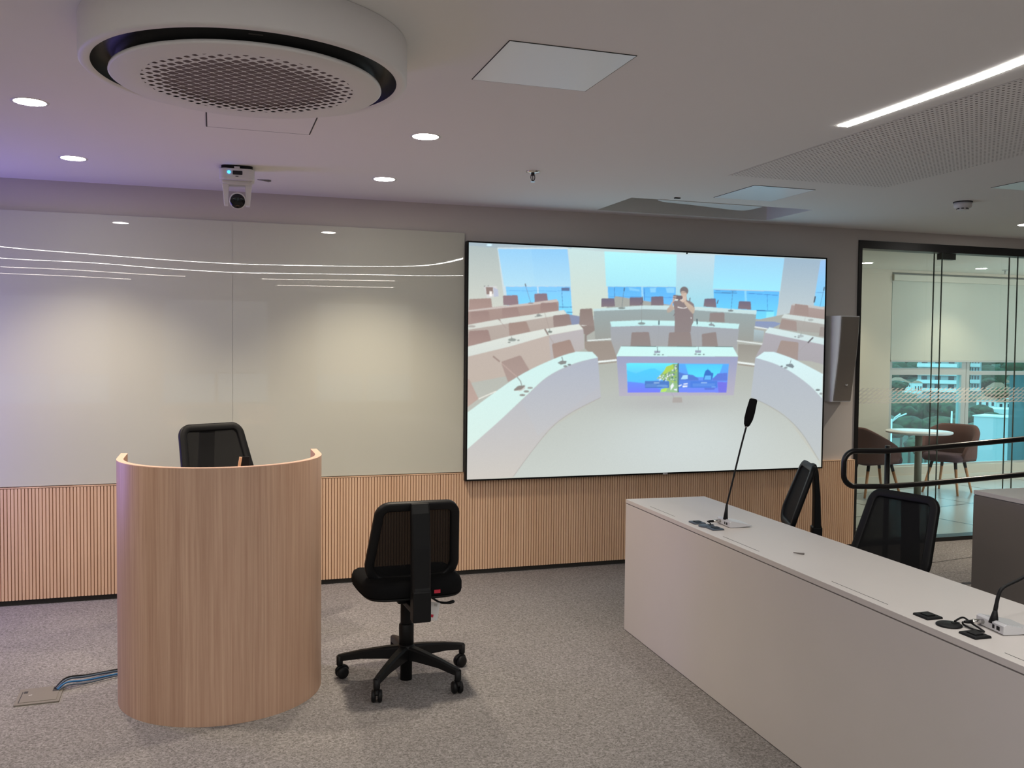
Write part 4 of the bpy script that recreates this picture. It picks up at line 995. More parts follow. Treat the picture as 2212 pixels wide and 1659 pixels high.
MB().tube([st[0]+Vector((0, 0, 0.0)), st[0]+(st[1]-st[0])*0.55, st[1]], [0.012, 0.008, 0.0055], 14).obj('stem_collar', M_black, mic1)
MB().tube(smoothpath(st[1:], 5), 0.0045, 10).obj('gooseneck', M_black, mic1)
ct = [to_local(mic1, onY(x, y, pl)) for x, y in [(1612, 922), (1613.5, 917), (1617, 905), (1621, 890), (1627.5, 864), (1628, 861.5)]]
MB().tube(ct, [0.007, 0.015, 0.0215, 0.0225, 0.0195, 0.014], 20).obj('windscreen', M_blacksoft, mic1)
MB().lathe([(0.0085, -0.001), (0.0085, 0.001)], 14, T(*ct[0])).obj('ring', M_white, mic1)

mic2, mp2 = microphone('gooseneck microphone cut off at the right edge of the photo on the pale desk', (2108.5, 1346.5), (2167.5, 1374))
st = [to_local(mic2, p_) for p_ in (onY(2146, 1346, mp2.y-0.005), onY(2150, 1318, mp2.y-0.005), onY(2157, 1286, mp2.y-0.005), onY(2168, 1269, mp2.y-0.005), onY(2212, 1246, mp2.y-0.005))]
d_ = (st[4]-st[3]).normalized(); st.append(st[4]+d_*0.10+Vector((0, 0, 0.02))); st.append(st[4]+d_*0.2+Vector((0, 0, 0.06)))
MB().tube([st[0], (st[0]+st[1])/2, st[1]], [0.015, 0.011, 0.0065], 14).obj('stem_collar', M_black, mic2)
MB().tube(smoothpath(st[1:], 6), [0.0065]*3+[0.0058]*9+[0.005]*(6*5+1-12), 10).obj('gooseneck', M_black, mic2)
e1 = st[-1]; d2_ = (st[-1]-st[-2]).normalized()
MB().tube([e1, e1+d2_*0.01, e1+d2_*0.07, e1+d2_*0.13], [0.007, 0.018, 0.022, 0.016], 16).obj('windscreen', M_blacksoft, mic2)

def grommet(px, label, mt=M_black):
    p = onZ(px[0], px[1], ZT)
    e = thing('desk_socket', label, 'power socket', (p.x, p.y, ZT), -0.05+0.02, 'square sockets set in the pale desk')
    MB().rbox(-0.031, 0.031, -0.035, 0.035, 0, 0.007, 0.004, 3, None, 0.005).obj('surround', mt, e)
    MB().rbox(-0.016, 0.016, -0.018, 0.018, 0.007, 0.010, 0.003, 3).obj('socket_block', M_black, e, bevel=0.001)
    return e
grommet((1506, 1130), 'blue-black square socket nearest the board, behind the upright microphone', M_bluegrey)
grommet((1545, 1143), 'blue-black square socket in front of the upright microphone', M_bluegrey)
grommet((2004, 1332), 'black square socket nearer the middle of the pale desk, left of the round cable cover')
grommet((2106, 1373), 'black square socket in the right corner beside the loop of cable')
def cover(px, label, mt, r=0.039):
    p = onZ(px[0], px[1], ZT); e = thing('cable_cover', label, 'cable cover', (p.x, p.y, ZT), 0, 'round cable covers in the pale desk')
    MB().lathe([(r, 0.0), (r, 0.004), (r-0.003, 0.006), (0.0, 0.006)], 36).obj('disc', mt, e)
    MB().rbox(0.012, r-0.002, -0.007, 0.007, 0.006, 0.0075, 0.002).obj('cable_notch', M_black, e)
    return p
cp1 = cover((1526, 1137), 'blue-grey round cable cover beside the upright microphone', M_bluegrey)
cp2 = cover((2050, 1351), 'black round cable cover beside the microphone at the right edge', M_black)
def mcable(e, cp, loop, label):
    rz_ = e.rotation_euler.z; lx, ly = -0.069, 0.032
    a = Vector((e.location.x+math.cos(rz_)*lx-math.sin(rz_)*ly, e.location.y+math.sin(rz_)*lx+math.cos(rz_)*ly, ZT+0.0165))
    pts = [a]+[Vector(q) for q in loop]+[Vector((cp.x+0.022, cp.y, ZT+0.0115))]
    tag(MB().tube(smoothpath(pts, 8), 0.0030, 8).obj('microphone_cable', M_black), label, 'cable', 'short microphone cables on the pale desk')
def dz(x, y, h): p = onZ(x, y, ZT); return (p.x, p.y, ZT+h)
mcable(mic1, cp1, [dz(1533, 1135, 0.013)], 'short black cable from the upright microphone to the blue-grey cable cover')
mcable(mic2, cp2, [dz(2082, 1354, 0.006), dz(2102, 1362, 0.004), dz(2124, 1367, 0.004), dz(2121, 1363.5, 0.004), dz(2098, 1354, 0.012), dz(2080, 1346, 0.018)], 'looped black cable between the right-edge microphone and the black cable cover')
q0 = onZ(1714, 1195.5, ZT); q1 = onZ(1737, 1199, ZT); dq = (q1-q0)
tag(MB().tube([(0, 0, 0.004), tuple(Vector((dq.x*0.6, dq.y*0.6, 0.004))), (dq.x, dq.y, 0.005)], [0.002, 0.003, 0.004], 8).obj('pencil_stub', mat('grey_lead', (0.14, 0.12, 0.11), 0.5), None, loc=(q0.x, q0.y, ZT)), 'short dark pencil stub lying alone on the pale desktop', 'pencil')

# ------------------------------------------------------------------ office chairs
def yback(z): return -0.228 + 0.36*(0.905-z) - 0.10*max(0, 0.62-z)
def bpt(u, z): return Vector((u, yback(z)+0.28*u*u, z))
def back_outline(inset=0.0, n=7):
    zt_, zb_, wt, wb = 0.905-inset, 0.495+inset, 0.203-inset, 0.228-inset
    rt, rb = 0.055-inset*0.5, 0.095-inset*0.5
    out = []
    for (sx_, w_, zc_, r_, a0) in ((1, wt, zt_-rt, rt, 0), (-1, wt, zt_-rt, rt, 90), (-1, wb, zb_+rb, rb, 180), (1, wb, zb_+rb, rb, 270)):
        for k in range(n+1):
            a = math.radians(a0+90*k/n)
            u = sx_*(w_-r_)+r_*math.cos(a); z = zc_+r_*math.sin(a)
            if a0 in (0, 90): z += 0.010*(1-(u/wt)**2)
            out.append((u, z))
    return out
UPPER = []
def make_chair(label, name='office_chair'):
    e = thing(name, label, 'chair', (0, 0, 0), 0, 'black mesh-backed office chairs')
    # base
    MB().lathe([(0.020, 0.045), (0.027, 0.055), (0.030, 0.10), (0.043, 0.11), (0.043, 0.160), (0.036, 0.175)], 24).obj('base_hub', M_black, e)
    for k in range(5):
        a = math.radians(160+72*k)
        mt = R(a, 'Z')
        rings = []
        for t, hw, zt_, zb_ in ((0.030, 0.026, 0.170, 0.105), (0.10, 0.024, 0.162, 0.106), (0.22, 0.019, 0.143, 0.103), (0.31, 0.016, 0.124, 0.090), (0.335, 0.013, 0.118, 0.088)):
            q = [Vector((t, -hw, zb_)), Vector((t, hw, zb_)), Vector((t, hw*0.95, zt_-0.008)), Vector((t, hw*0.55, zt_)), Vector((t, -hw*0.55, zt_)), Vector((t, -hw*0.95, zt_-0.008))]
            rings.append([mt @ v for v in q])
        MB().loft(rings, smooth=False).obj('leg', M_black, e, bevel=0.003)
        MB().lathe([(0.013, 0.064), (0.016, 0.070), (0.016, 0.112)], 14, T(0.325*math.cos(a), 0.325*math.sin(a), 0)).obj('leg_socket', M_black, e)
        sw = a+random.uniform(-0.6, 0.6)
        cm = T(0.325*math.cos(a), 0.325*math.sin(a), 0) @ R(sw, 'Z') @ T(-0.012, 0, 0)
        cs = MB().cyl(0.006, 0.05, 0.092, 10, T(0.325*math.cos(a), 0.325*math.sin(a), 0)).obj('caster', M_black, e)
        m_ = MB()
        for s in (-1, 1):
            m_.lathe([(0.012, 0.004), (0.026, 0.005), (0.029, 0.009), (0.029, 0.018), (0.025, 0.024), (0.008, 0.025)], 24, cm @ T(0, 0, 0.0295) @ R(s*PI/2, 'X'))
        m_.obj('wheel', M_black, cs)
        h_ = MB(); hood = [cm @ Vector((0.031*math.cos(b_), 0, 0.0295+0.031*math.sin(b_))) for b_ in [math.radians(20+140*i/8) for i in range(9)]]
        h_.tube(hood, 0.009, 8); h_.obj('hood', M_black, cs)
    MB().lathe([(0.0360, 0.150), (0.0360, 0.272), (0.032, 0.277)], 28).obj('gas_sleeve', M_black, e)
    up = []
    up.append(MB().lathe([(0.029, -0.02), (0.029, 0.385), (0.03, 0.41)], 24).obj('gas_piston', M_black, e))
    m_ = MB(); m_.box(-0.07, 0.07, -0.12, 0.10, 0.405, 0.442); m_.box(-0.035, 0.035, -0.262, -0.05, 0.388, 0.42); m_.box(-0.085, 0.085, -0.03, 0.03, 0.414, 0.432)
    up.append(m_.obj('tilt_mechanism', M_black, e, bevel=0.006))
    # seat
    def ring(ins, z, dz=0.0):
        q = []
        for i in range(48):
            a = 2*PI*i/48; ca, sa = math.cos(a), math.sin(a); p_ = 0.42
            x = (0.245-ins)*math.copysign(abs(ca)**p_, ca); y = (0.235-ins)*math.copysign(abs(sa)**p_, sa)-0.002
            x *= 1.0-0.05*(1 if y < 0 else 0)*min(1, -y/0.235)
            q.append(Vector((x, y, z-(0.030*max(0, (y-0.08)/0.155)**2)+dz*((x/0.245)**2))))
        return q
    up.append(MB().loft([ring(0.05, 0.440), ring(0.010, 0.450), ring(0.0, 0.462)]).obj('seat_shell', M_black, e))
    up.append(MB().loft([ring(0.004, 0.462), ring(-0.002, 0.472), ring(-0.002, 0.506), ring(0.006, 0.522, 0.004), ring(0.026, 0.532, 0.006), ring(0.09, 0.534, 0.006), ring(0.19, 0.530, 0.004)]).obj('seat', M_blacksoft, e))
    # back
    ol = back_outline(0.021)
    pts = [bpt(u, z) for u, z in ol]; nrm = Vector((0, -1, -0.34)).normalized()
    rings = []
    L = len(pts)
    for i, p in enumerate(pts):
        t = (pts[(i+1) % L]-pts[i-1]).normalized(); a = (nrm-t*nrm.dot(t)).normalized(); b_ = t.cross(a)
        rings.append([p+a*x+b_*y for x, y in ((-0.010, -0.021), (-0.014, -0.015), (-0.014, 0.015), (-0.010, 0.021), (0.010, 0.021), (0.015, 0.015), (0.015, -0.015), (0.010, -0.021))])
    rings.append(rings[0])
    up.append(MB().loft(rings, True, False).obj('back_frame', M_black, e))
    net = MB(); rows = []
    inn = back_outline(0.034)
    zlo, zhi = min(z for u, z in inn), max(z for u, z in inn)
    for k in range(15):
        z = zlo+(zhi-zlo)*(0.004+0.992*k/14); us = []
        for i in range(len(inn)):
            (u0, z0), (u1, z1) = inn[i], inn[(i+1) % len(inn)]
            if (z0-z)*(z1-z) <= 0 and z0 != z1: us.append(u0+(u1-u0)*(z-z0)/(z1-z0))
        ua, ub = min(us), max(us); rows.append([bpt(ua+(ub-ua)*j/16, z)+Vector((0, 0.006, 0)) for j in range(17)])
    net.loft(rows, False, False); up.append(net.obj('back_mesh', M_net, e))
    # spine
    rings = []
    for z, y, hw, hd in ((0.904, -0.246, 0.042, 0.010), (0.86, -0.256, 0.0445, 0.014), (0.70, -0.268, 0.0445, 0.018), (0.52, -0.272, 0.0435, 0.022), (0.50, -0.273, 0.0425, 0.026)):
        rings.append([Vector((-hw, y-hd*0.6, z)), Vector((-hw*0.8, y-hd, z)), Vector((hw*0.8, y-hd, z)), Vector((hw, y-hd*0.6, z)), Vector((hw, y+hd, z)), Vector((-hw, y+hd, z))])
    up.append(MB().loft(rings, smooth=False).obj('back_spine', M_black, e, bevel=0.003))
    up.append(MB().box(-0.043, 0.043, -0.302, -0.240, 0.362, 0.508).obj('back_bracket', M_black, e, bevel=0.008, seg=3))
    lv = MB().tube(smoothpath([(0.06, -0.07, 0.418), (0.10, -0.07, 0.414), (0.145, -0.07, 0.386), (0.188, -0.07, 0.378), (0.222, -0.07, 0.384)], 4), [0.009]*5+[0.008]*4+[0.010]*4+[0.013]*3+[0.008], 10, flat=0.6, upv=(0, 0, 1)).obj('height_lever', M_black, e)
    up.append(lv)
    return e, up
def place(e, x, y, ang, dz=0.0, ups=None):
    e.location = (x, y, 0); e.rotation_euler = (0, 0, ang)
    if dz and ups:
        for u in ups: u.location.z += dz
UPN = ('gas_piston', 'tilt_mechanism', 'seat_shell', 'seat', 'back_frame', 'back_mesh', 'back_spine', 'back_bracket', 'height_lever')
# facing +y (towards the board), near the middle of the picture
ch, ups = make_chair('black office chair standing alone on the carpet with its back to us, white tag hanging')
place(ch, 0.893, 4.36, 0.04)
def copychair(label, x, y, ang, dz=0.0, seatdz=0.0):
    c = copy_tree(ch); c['label'] = label
    c.location = (x, y, 0); c.rotation_euler = (0, 0, ang)
    if dz:
        for k in c.children:
            if k.name.split('.')[0] in UPN: k.location.z += dz
    if seatdz:
        for k in c.children:
            if k.name.split('.')[0] in ('seat', 'seat_shell', 'tilt_mechanism', 'gas_piston', 'height_lever'): k.location.z += seatdz
    return c
copychair('black office chair behind the lectern in front of the glass board', 0.09, 5.36, PI+0.52, 0.262)
copychair('black office chair seen edge-on behind the pale desk, below the large screen', 3.39, 5.00, math.atan2(0.587, -0.81)-PI/2+0.17, 0.008, -0.085)
copychair('black office chair behind the pale desk, under the handrail', 3.10, 3.70, PI/2+0.21, 0.006, -0.06)
# only on the lone chair
tg = MB().rbox(-0.029, 0.029, -0.043, 0.043, 0, 0.001, 0.004, 3, T(0.092, -0.15, 0.368) @ R(0.18, 'Y') @ R(PI/2, 'X')).obj('paper_tag', M_paper, ch)
tg['label'] = 'white paper tag with red logo'
MB().box(-0.008, 0.008, -0.004, 0.010, 0.001, 0.0014, T(0.092, -0.15, 0.368) @ R(0.18, 'Y') @ R(PI/2, 'X') @ T(-0.002, -0.026, 0)).obj('red_logo', M_red, tg)
MB().box(-0.008, 0.008, -0.006, 0.006, 0.001, 0.0014, T(0.092, -0.15, 0.368) @ R(0.18, 'Y') @ R(PI/2, 'X') @ T(0.008, 0.030, 0)).obj('grey_print', M_alframe, tg)
MB().tube([(0.080, -0.15, 0.408), (0.085, -0.11, 0.415), (0.09, -0.07, 0.416)], 0.0012, 6).obj('string', M_paper, tg)
rl = MB().box(0.072, 0.102, -0.2415, -0.236, 0.478, 0.494).obj('brand_label', M_red, ch); rl['label'] = 'small red cloth label'

# ------------------------------------------------------------------ handrail and ramp
hd_ = Vector((0.9505, -0.3108, 0)); hp = onZ(1860, 974, 0.92)
def hr(s, z): return Vector((hp.x, hp.y, 0))+hd_*s+Vector((0, 0, z))
zt_, zb_ = 0.92, 0.666; rad = (zt_-zb_)/2
sl = 0.105; L_ = 2.6; fl = 0.23
topl = [hr(L_, zt_+sl*(L_-fl)), hr(1.6, zt_+sl*(1.6-fl)), hr(0.9, zt_+sl*(0.9-fl)), hr(0.45, zt_+sl*(0.45-fl)), hr(0.30, zt_+0.011), hr(0.18, zt_+0.001), hr(0.0, zt_)]
rc = 0.085
arc = []
c_s = -0.035
for k in range(1, 9): a = PI/2+PI/2*k/8; arc.append(hr(c_s+rc*math.cos(a), zt_-rc+rc*math.sin(a)))
for k in range(0, 9): a = PI+PI/2*k/8; arc.append(hr(c_s+rc*math.cos(a), zb_+rc+rc*math.sin(a)))
botl = [hr(0.0, zb_), hr(0.18, zb_+0.001), hr(0.30, zb_+0.011), hr(0.45, zb_+sl*(0.45-fl)), hr(0.9, zb_+sl*(0.9-fl)), hr(1.6, zb_+sl*(1.6-fl)), hr(L_, zb_+sl*(L_-fl))]
rail = thing('ramp_handrail', 'black double handrail with rounded end in front of the glass partition', 'handrail', (hp.x, hp.y, 0))
off = -Vector((hp.x, hp.y, 0))
MB().tube([p+off for p in topl+arc+botl], 0.0195, 14).obj('rail', M_blackmetal, rail)
for s in (0.205, 1.9):
    zg = max(0, (s-fl)*sl)
    MB().cyl(0.019, zg, zt_+zg+0.036, 18, T(*(hr(s, 0)+off+Vector((-0.3108, -0.9505, 0))*-0.040))).obj('post', M_blackmetal, rail)
    m_ = MB()
    for zz in (zt_, zb_): m_.box(-0.012, 0.012, -0.045, 0.0, zz+zg-0.012, zz+zg+0.010, T(*(hr(s, 0)+off)) @ R(math.atan2(-0.3108, 0.9505), 'Z') @ R(PI, 'Z'))
    m_.obj('bracket', M_blackmetal, rail)
nv = Vector((-0.3108, -0.9505, 0))
p0 = hr(fl, 0)-nv*0.05; p1 = hr(2.6, 0)-nv*0.05
rp = [p0, p1, p1+nv*0.62, p0+nv*1.05]; rz = [0.002, sl*(2.6-fl), sl*(2.6-fl), 0.002]
vs = [(p.x, p.y, 0.0) for p in rp]+[(p.x, p.y, z) for p, z in zip(rp, rz)]
struct(MB().add(vs, [(0, 3, 2, 1), (4, 5, 6, 7), (0, 1, 5, 4), (1, 2, 6, 5), (2, 3, 7, 6), (3, 0, 4, 7)]).obj('ramp', M_carpet))
s0 = onZ(1990, 1219, 0); s1 = onZ(2110, 1202, 0); dd = (s1-s0).normalized(); nn_ = Vector((-dd.y, dd.x, 0))*0.004
s0 -= dd*0.5; s1 += dd*0.6
q = [s0-nn_, s1-nn_, s1+nn_, s0+nn_]
struct(MB().prism([(p.x, p.y) for p in q], 0.0002, 0.0015).obj('trim_5', M_gap))

# ------------------------------------------------------------------ break-out table and tub chairs
tc_ = onZ(1985, 931, 0.75)
tb = thing('round_table', 'round white table between two brown tub chairs behind the glass partition', 'table', (tc_.x, tc_.y, 0))
MB().lathe([(0.335, 0.726), (0.348, 0.732), (0.350, 0.744), (0.346, 0.750), (0.0, 0.750)], 56).obj('tabletop', M_tabletop, tb)
MB().cyl(0.038, 0.015, 0.728, 24).obj('pedestal', M_olive, tb)
MB().lathe([(0.15, 0.0), (0.15, 0.008), (0.05, 0.018), (0.038, 0.03)], 40).obj('foot_plate', M_olive, tb)
def tub(label, x, y, ang):
    e = thing('tub_chair', label, 'chair', (x, y, 0), ang, 'brown tub chairs at the round table')
    # front is +x. seat
    def sring(k, z):
        q = []
        for i in range(40):
            a = 2*PI*i/40; ca, sa = math.cos(a), math.sin(a)
            q.append(Vector((0.25*k*math.copysign(abs(ca)**0.6, ca)+0.03, 0.245*k*math.copysign(abs(sa)**0.6, sa), z-0.02*(ca if ca < 0 else 0)*-1)))
        return q
    MB().loft([sring(0.8, 0.375), sring(0.97, 0.385), sring(1.0, 0.42), sring(0.97, 0.455), sring(0.85, 0.468), sring(0.4, 0.470)]).obj('seat', M_uphol2, e)
    # wrap-around back
    N_ = 33; prof = []
    for i in range(N_):
        t = -1+2*i/(N_-1); a = PI+t*math.radians(128)
        rx, ry = 0.285, 0.285
        hgt = 0.785-0.25*max(0, (abs(t)-0.30)/0.70)**1.25
        low = 0.385+0.02*abs(t)
        if abs(t) > 0.9: hgt -= 0.06*((abs(t)-0.9)/0.1)**2
        thk = 0.048-0.012*abs(t)
        fl_ = 1.0+0.10
        ca, sa = math.cos(a), math.sin(a)
        def P_(r, z): return Vector((rx*ca*r, ry*sa*r, z))
        zm = (hgt+low)/2; out_ = 1.06
        k_ = thk/0.285
        prof.append([P_(1.0-k_*0.3, low), P_(1.0, low-0.01), P_(1.03, low+0.03), P_(1.04, zm), P_(1.12, hgt-0.02), P_(1.10, hgt), P_(1.04-k_*0.4, hgt+0.004), P_(1.04-k_, hgt-0.015), P_(1.02-k_, zm), P_(1.0-k_, low+0.03)])
    MB().loft(prof).obj('back_shell', M_uphol, e)
    for sx_, sy_ in ((0.17, 0.16), (0.17, -0.16), (-0.15, 0.15), (-0.15, -0.15)):
        top = Vector((sx_*0.8, sy_*0.8, 0.385)); bot = Vector((sx_*1.32, sy_*1.25, 0.0)); mid = top+(bot-top)*0.24
        lg = MB().tube([mid, bot], [0.017, 0.012], 12).obj('leg', M_legwood, e)
        MB().tube([top, mid], [0.019, 0.0175], 12).obj('leg_sleeve', M_black, lg)
    return e
pl_ = onZ(1888, 1066, 0); tub('brown tub chair left of the round table, half hidden by the dark glass frame', pl_.x-0.12, pl_.y-0.12, -0.18)
pr_ = onZ(2056, 1065, 0); tub('brown tub chair right of the round table, in front of the window', pr_.x, pr_.y+0.06, PI+0.42)

# ------------------------------------------------------------------ the world outside
M_grass = mat('hillside_green', (0.040, 0.065, 0.038), 0.95, noise=(0.06, 0.55))
M_leaf = mat('dark_leaves', (0.022, 0.050, 0.020), 0.9, noise=(1.3, 0.9), bump=(2.5, 1.0))
M_leaf2 = mat('olive_leaves', (0.055, 0.068, 0.030), 0.9, noise=(1.3, 0.8), bump=(2.5, 1.0))
M_bark = mat('bark', (0.10, 0.075, 0.06), 0.9)
M_bwall = mat('white_render', (0.82, 0.82, 0.80), 0.8)
M_bwall2 = mat('grey_render', (0.40, 0.42, 0.43), 0.8)
M_roof = mat('clay_tiles', (0.36, 0.17, 0.11), 0.9, noise=(1.5, 0.2))
M_win = mat('dark_panes', (0.03, 0.035, 0.045), 0.2)
GZ = -18.0
# terrain: valley floor then a slope
vs = []; fs = []
def gz(d): return GZ if d < 330 else GZ+(d-330)*0.052
ds = [14, 60, 120, 200, 330, 420, 540, 700, 900, 1300]; angs = [math.radians(a) for a in range(-5, 100, 5)]
for d in ds:
    for a in angs: vs.append((d*math.sin(a), max(d*math.cos(a), -20)+11, gz(d)+(math.sin(a*9+d*0.01)*3 if d > 400 else 0)))
na = len(angs)
for i in range(len(ds)-1):
    for j in range(na-1): fs.append((i*na+j, i*na+j+1, (i+1)*na+j+1, (i+1)*na+j))
struct(MB().add(vs, [f[::-1] for f in fs], True).obj('ground', M_grass))
def blob(m_, c, r, sq=0.8, seed=0, seg=18, rings_=11):
    rnd = random.Random(seed); ph = [rnd.uniform(0, 6.28) for _ in range(8)]
    R_ = []
    for i in range(rings_+1):
        th_ = PI*i/rings_; q = []
        for j in range(seg):
            a = 2*PI*j/seg
            k = 1+0.16*math.sin(3*a+ph[0]+2*th_)+0.13*math.sin(5*a+ph[1]-3*th_)+0.10*math.sin(4*th_+ph[2]+a)+rnd.uniform(-0.10, 0.10)
            rr = max(0.02, math.sin(th_))*r*k
            q.append(Vector((c[0]+rr*math.cos(a), c[1]+rr*math.sin(a), c[2]-math.cos(th_)*r*sq*(0.9+0.1*k))))
        R_.append(q)
    m_.loft(R_, True, True, True)
def tree(px, top, depth, rpx, label, mt=M_leaf, seed=0, squash=0.62):
    "crown whose top shows at (px, top), radius rpx photo pixels, at the given distance"
    r = rpx*depth/F; pt = onD(px, top, depth)
    zc_ = pt.z-r*squash; g_ = gz(math.hypot(pt.x, pt.y-11))
    e = thing('tree', label, 'tree', (pt.x, pt.y, g_), 0, 'trees beyond the window')
    m_ = MB(); rnd = random.Random(seed)
    blob(m_, (0, 0, zc_-g_), r*0.86, squash, seed)
    for k in range(7):
        a = 2*PI*k/7+rnd.uniform(-0.3, 0.3)
        blob(m_, (math.cos(a)*r*0.62, math.sin(a)*r*0.62, zc_-g_+rnd.uniform(-0.25, 0.25)*r*squash), r*rnd.uniform(0.36, 0.5), squash*1.1, seed*11+k, 14, 8)
    m_.obj('crown', mt, e)
    MB().tube([(0, 0, 0), (r*0.04, 0, (zc_-g_)*0.6), (0, 0, zc_-g_)], [r*0.10, r*0.07, r*0.04], 8).obj('trunk', M_bark, e)
tree(1948, 862, 150, 34, 'broad dark green tree behind the round table, at the left edge of the window', M_leaf, 1)
tree(1992, 858, 160, 40, 'broad dark tree above the table centre, behind the two glass joints', M_leaf, 2)
tree(2045, 862, 170, 40, 'dark green tree in front of the tall pale apartment block', M_leaf, 3)
tree(1965, 895, 120, 40, 'nearer green tree just above the round tabletop', M_leaf, 4)
tree(2030, 895, 125, 40, 'nearer olive green tree above the right half of the round tabletop', M_leaf2, 5)
tree(2085, 885, 140, 26, 'green tree beside the window mullion, left of it', M_leaf, 6)
tree(2120, 872, 150, 22, 'dark green tree just right of the window mullion', M_leaf, 7)
tree(2145, 888, 140, 30, 'low green tree behind the pale blue wall', M_leaf, 8)
tree(1938, 820, 230, 22, 'rounded green tree below the pink roofed house', M_leaf, 9)
tree(2160, 835, 210, 28, 'sparse olive tree in front of the red roofed houses', M_leaf2, 10, 0.5)
tree(2137, 815, 300, 16, 'small dark tree beside the far balconies right of the mullion', M_leaf, 11)
tree(1925, 912, 110, 30, 'green tree low down at the window edge near the street lamp', M_leaf, 12)
tree(2000, 935, 100, 44, 'lowest green tree seen under the round tabletop', M_leaf, 13)
# hillside scrub: uncountable
m_ = MB(); rnd = random.Random(5)
for k in range(170):
    a = math.radians(rnd.uniform(32, 52)); d = rnd.uniform(380, 800)
    r = rnd.uniform(4, 9)
    if d < 440 and 40 < math.degrees(a) < 51: d += 120
    blob(m_, (d*math.sin(a), d*math.cos(a)+11, gz(d)+r*0.3), r, 0.7, k, 8, 5)
tag(m_.obj('hillside_scrub', M_leaf), 'dark green scrub covering the far hillside', 'scrub', kind='stuff')

def house(pxl, pxr, ytop, yeave, ybase, depth, label, rz=0.0, wallm=M_bwall, hip=True):
    a = onD((pxl+pxr)/2, yeave, depth); wdt = (pxr-pxl)*depth/F; hw = (ybase-yeave)*depth/F; hr_ = (yeave-ytop)*depth/F; dp = wdt*0.7
    z0 = a.z-hw; g_ = min(z0, a.z-3)
    ang_ = math.atan2(-a.x, a.y)+rz
    e = thing('house', label, 'house', (a.x, a.y, g_), ang_, 'houses beyond the window')
    zz = a.z-g_
    MB().box(-wdt/2, wdt/2, -dp/2, dp/2, 0, zz).obj('walls', wallm, e)
    o_ = 0.06*wdt
    vs = [(-wdt/2-o_, -dp/2-o_, zz), (wdt/2+o_, -dp/2-o_, zz), (wdt/2+o_, dp/2+o_, zz), (-wdt/2-o_, dp/2+o_, zz), (-wdt*0.18, 0, zz+hr_), (wdt*0.18, 0, zz+hr_)]
    MB().add(vs, [(0, 1, 5, 4), (1, 2, 5), (2, 3, 4, 5), (3, 0, 4), (3, 2, 1, 0)]).obj('roof', M_roof, e)
    for u in (-0.3, 0.05, 0.33):
        MB().box(u*wdt-0.07*wdt, u*wdt+0.05*wdt, -dp/2-0.05, -dp/2, zz-hw*0.75, zz-hw*0.3).obj('window', M_win, e)
house(1922, 1956, 815, 822, 838, 300, 'white house with a pale pink roof at the left edge of the window')
house(1950, 1968, 823, 827, 838, 290, 'small white house right of the pink roofed house')
house(1972, 1990, 822, 827, 850, 310, 'red roofed house touching the tall apartment block on its left', 0.4)
house(2134, 2176, 826, 838, 848, 280, 'wide house with a pale pink roof right of the window mullion')
house(2112, 2150, 855, 863, 880, 230, 'low white house with a red roof behind the sparse olive tree')
house(2156, 2200, 862, 868, 882, 190, 'long white house with a red roof above the flat white building')
house(2150, 2185, 820, 826, 835, 420, 'far house with a pale roof on the hillside at right')
house(2170, 2200, 842, 848, 862, 260, 'white house with red roof beside the grey screen at the right edge')
# apartment block
def block(pxl, pxr, ytop, depth, label, floors, name='apartment_building', rz=0.0, tower=None):
    a = onD((pxl+pxr)/2, 830, depth); wdt = (pxr-pxl)*depth/F; zt__ = onD((pxl+pxr)/2, ytop, depth).z; g_ = gz(math.hypot(a.x, a.y-11))
    ang_ = math.atan2(-a.x, a.y)+rz
    e = thing(name, label, 'building', (a.x, a.y, g_), ang_, 'buildings beyond the window')
    hh = zt__-g_; dp = wdt*0.8
    MB().box(-wdt/2, wdt/2, -dp/2, dp/2, 0, hh).obj('walls', M_bwall2, e)
    fh = 17.5*depth/F
    k = 0; z = onD((pxl+pxr)/2, 845, depth).z-g_
    while z < hh-fh*0.3:
        MB().box(-wdt/2-0.3, wdt/2*0.75, -dp/2-1.6, -dp/2, z, z+fh*0.42).obj('balcony', M_bwall, e)
        for u in (-0.36, -0.08, 0.2):
            MB().box(u*wdt-0.06*wdt, u*wdt+0.06*wdt, -dp/2-0.06, -dp/2, z+fh*0.45, z+fh*0.9).obj('window', M_win, e)
        z += fh; k += 1
        if k > floors: break
    if tower:
        MB().box(wdt/2-tower, wdt/2, -dp/2-0.8, -dp/2+1, 0, hh).obj('white_tower', mat('bright_render', (0.85, 0.86, 0.86), 0.7), e)
    return e
block(1987, 2080, 700, 350, 'tall pale apartment block with long balconies left of the window mullion', 8, tower=2.8)
block(2098, 2118, 700, 360, 'narrow edge of another pale block with balconies right of the window mullion', 8)
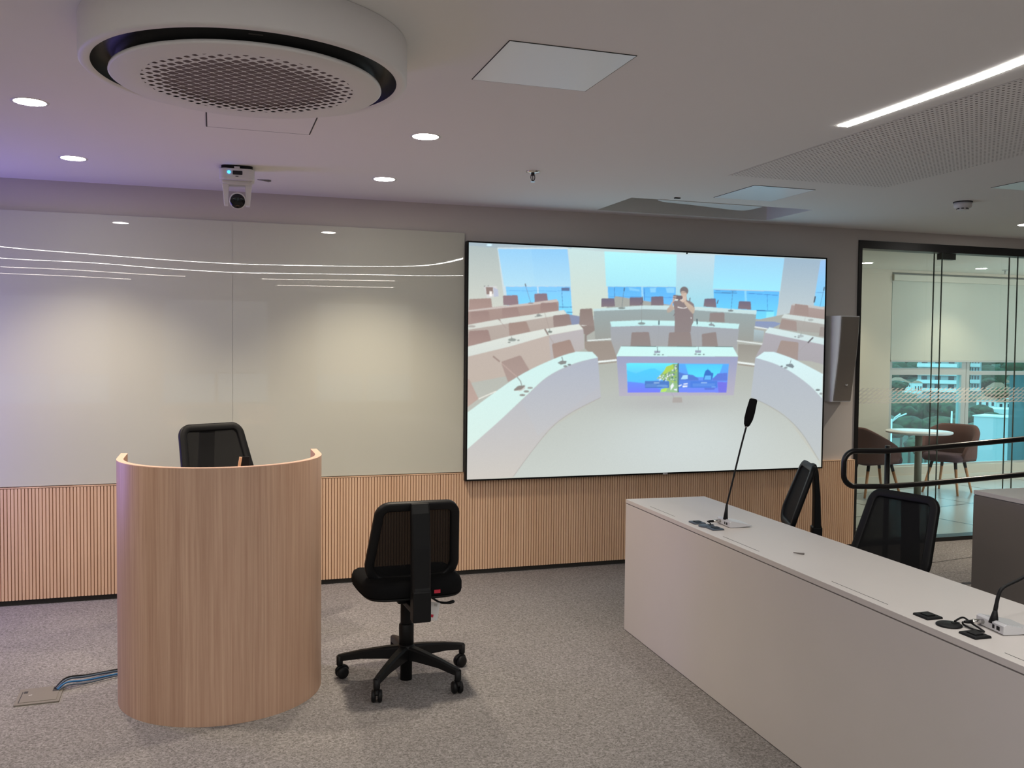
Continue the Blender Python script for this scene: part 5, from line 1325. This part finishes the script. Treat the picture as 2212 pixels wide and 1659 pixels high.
# flat white building low at right
a = onD(2160, 905, 95)
e = thing('flat_building', 'flat pale blue-white building wall low at the right of the window', 'building', (a.x, a.y, GZ), math.atan2(-a.x, a.y)-0.35, 'buildings beyond the window')
hh = onD(2140, 902, 95).z-GZ
MB().box(-2.6, 1.1, 0, 3.0, 0, hh).obj('walls', mat('pale_render', (0.50, 0.56, 0.58), 0.7), e)
MB().box(-2.7, 1.2, -0.1, 3.1, hh, hh+0.12).obj('parapet', M_bwall, e)
a = onD(2160, 880, 150)
e = thing('white_flat_roof_building', 'white flat roofed building with a small roof cube behind the low pale wall', 'building', (a.x, a.y, GZ), math.atan2(-a.x, a.y), 'buildings beyond the window')
hh = onD(2160, 884, 150).z-GZ
MB().box(-2.7, 3.4, 0, 6, 0, hh).obj('walls', M_bwall, e); MB().box(1.3, 3.0, 0.5, 2.5, hh, hh+1.1).obj('roof_cube', M_bwall, e); MB().box(1.9, 2.3, 0.42, 0.5, hh+0.3, hh+0.7).obj('window', M_win, e)
# street lamp
a = onD(1926, 905, 70)
e = thing('street_lamp', 'white street lamp with two arms seen over the left of the round table', 'street lamp', (a.x, a.y, GZ), math.atan2(-a.x, a.y))
hh = a.z-GZ
MB().tube([(0, 0, 0), (0, 0, hh)], [0.10, 0.06], 10).obj('pole', M_white, e)
for dx, dz_ in ((0.62, 0.42), (1.05, 0.45)):
    MB().tube([(0, 0, hh-0.25), (dx*0.45, 0, hh+dz_*0.4), (dx, 0, hh+dz_)], [0.05, 0.045, 0.06], 8).obj('arm', M_white, e)
a = onD(2056, 888, 80)
tag(MB().tube([(0, 0, 0), (0, 0, a.z-GZ)], [0.12, 0.07], 10).obj('utility_pole', M_white, None, loc=(a.x, a.y, GZ)), 'thin pale utility pole among the trees left of the mullion', 'pole')

# ------------------------------------------------------------------ light
wld = bpy.data.worlds.new('sky'); SC.world = wld; wld.use_nodes = True
bg = wld.node_tree.nodes['Background']; bg.inputs['Color'].default_value = (0.80, 0.92, 1.0, 1); bg.inputs['Strength'].default_value = 1.35
def area(name, loc, target, size, energy, color, size_y=None):
    l = bpy.data.lights.new(name, 'AREA'); l.energy = energy; l.color = color; l.size = size
    if size_y: l.shape = 'RECTANGLE'; l.size_y = size_y
    o = bpy.data.objects.new(name, l); COL.objects.link(o); o.location = loc
    d = Vector(target)-Vector(loc); o.rotation_euler = d.to_track_quat('-Z', 'Y').to_euler(); return o
area('violet_wall_wash', (-2.1, 5.95, 1.25), (0.0, 5.35, 1.25), 0.5, 9, (0.25, 0.19, 1.0), 1.5)
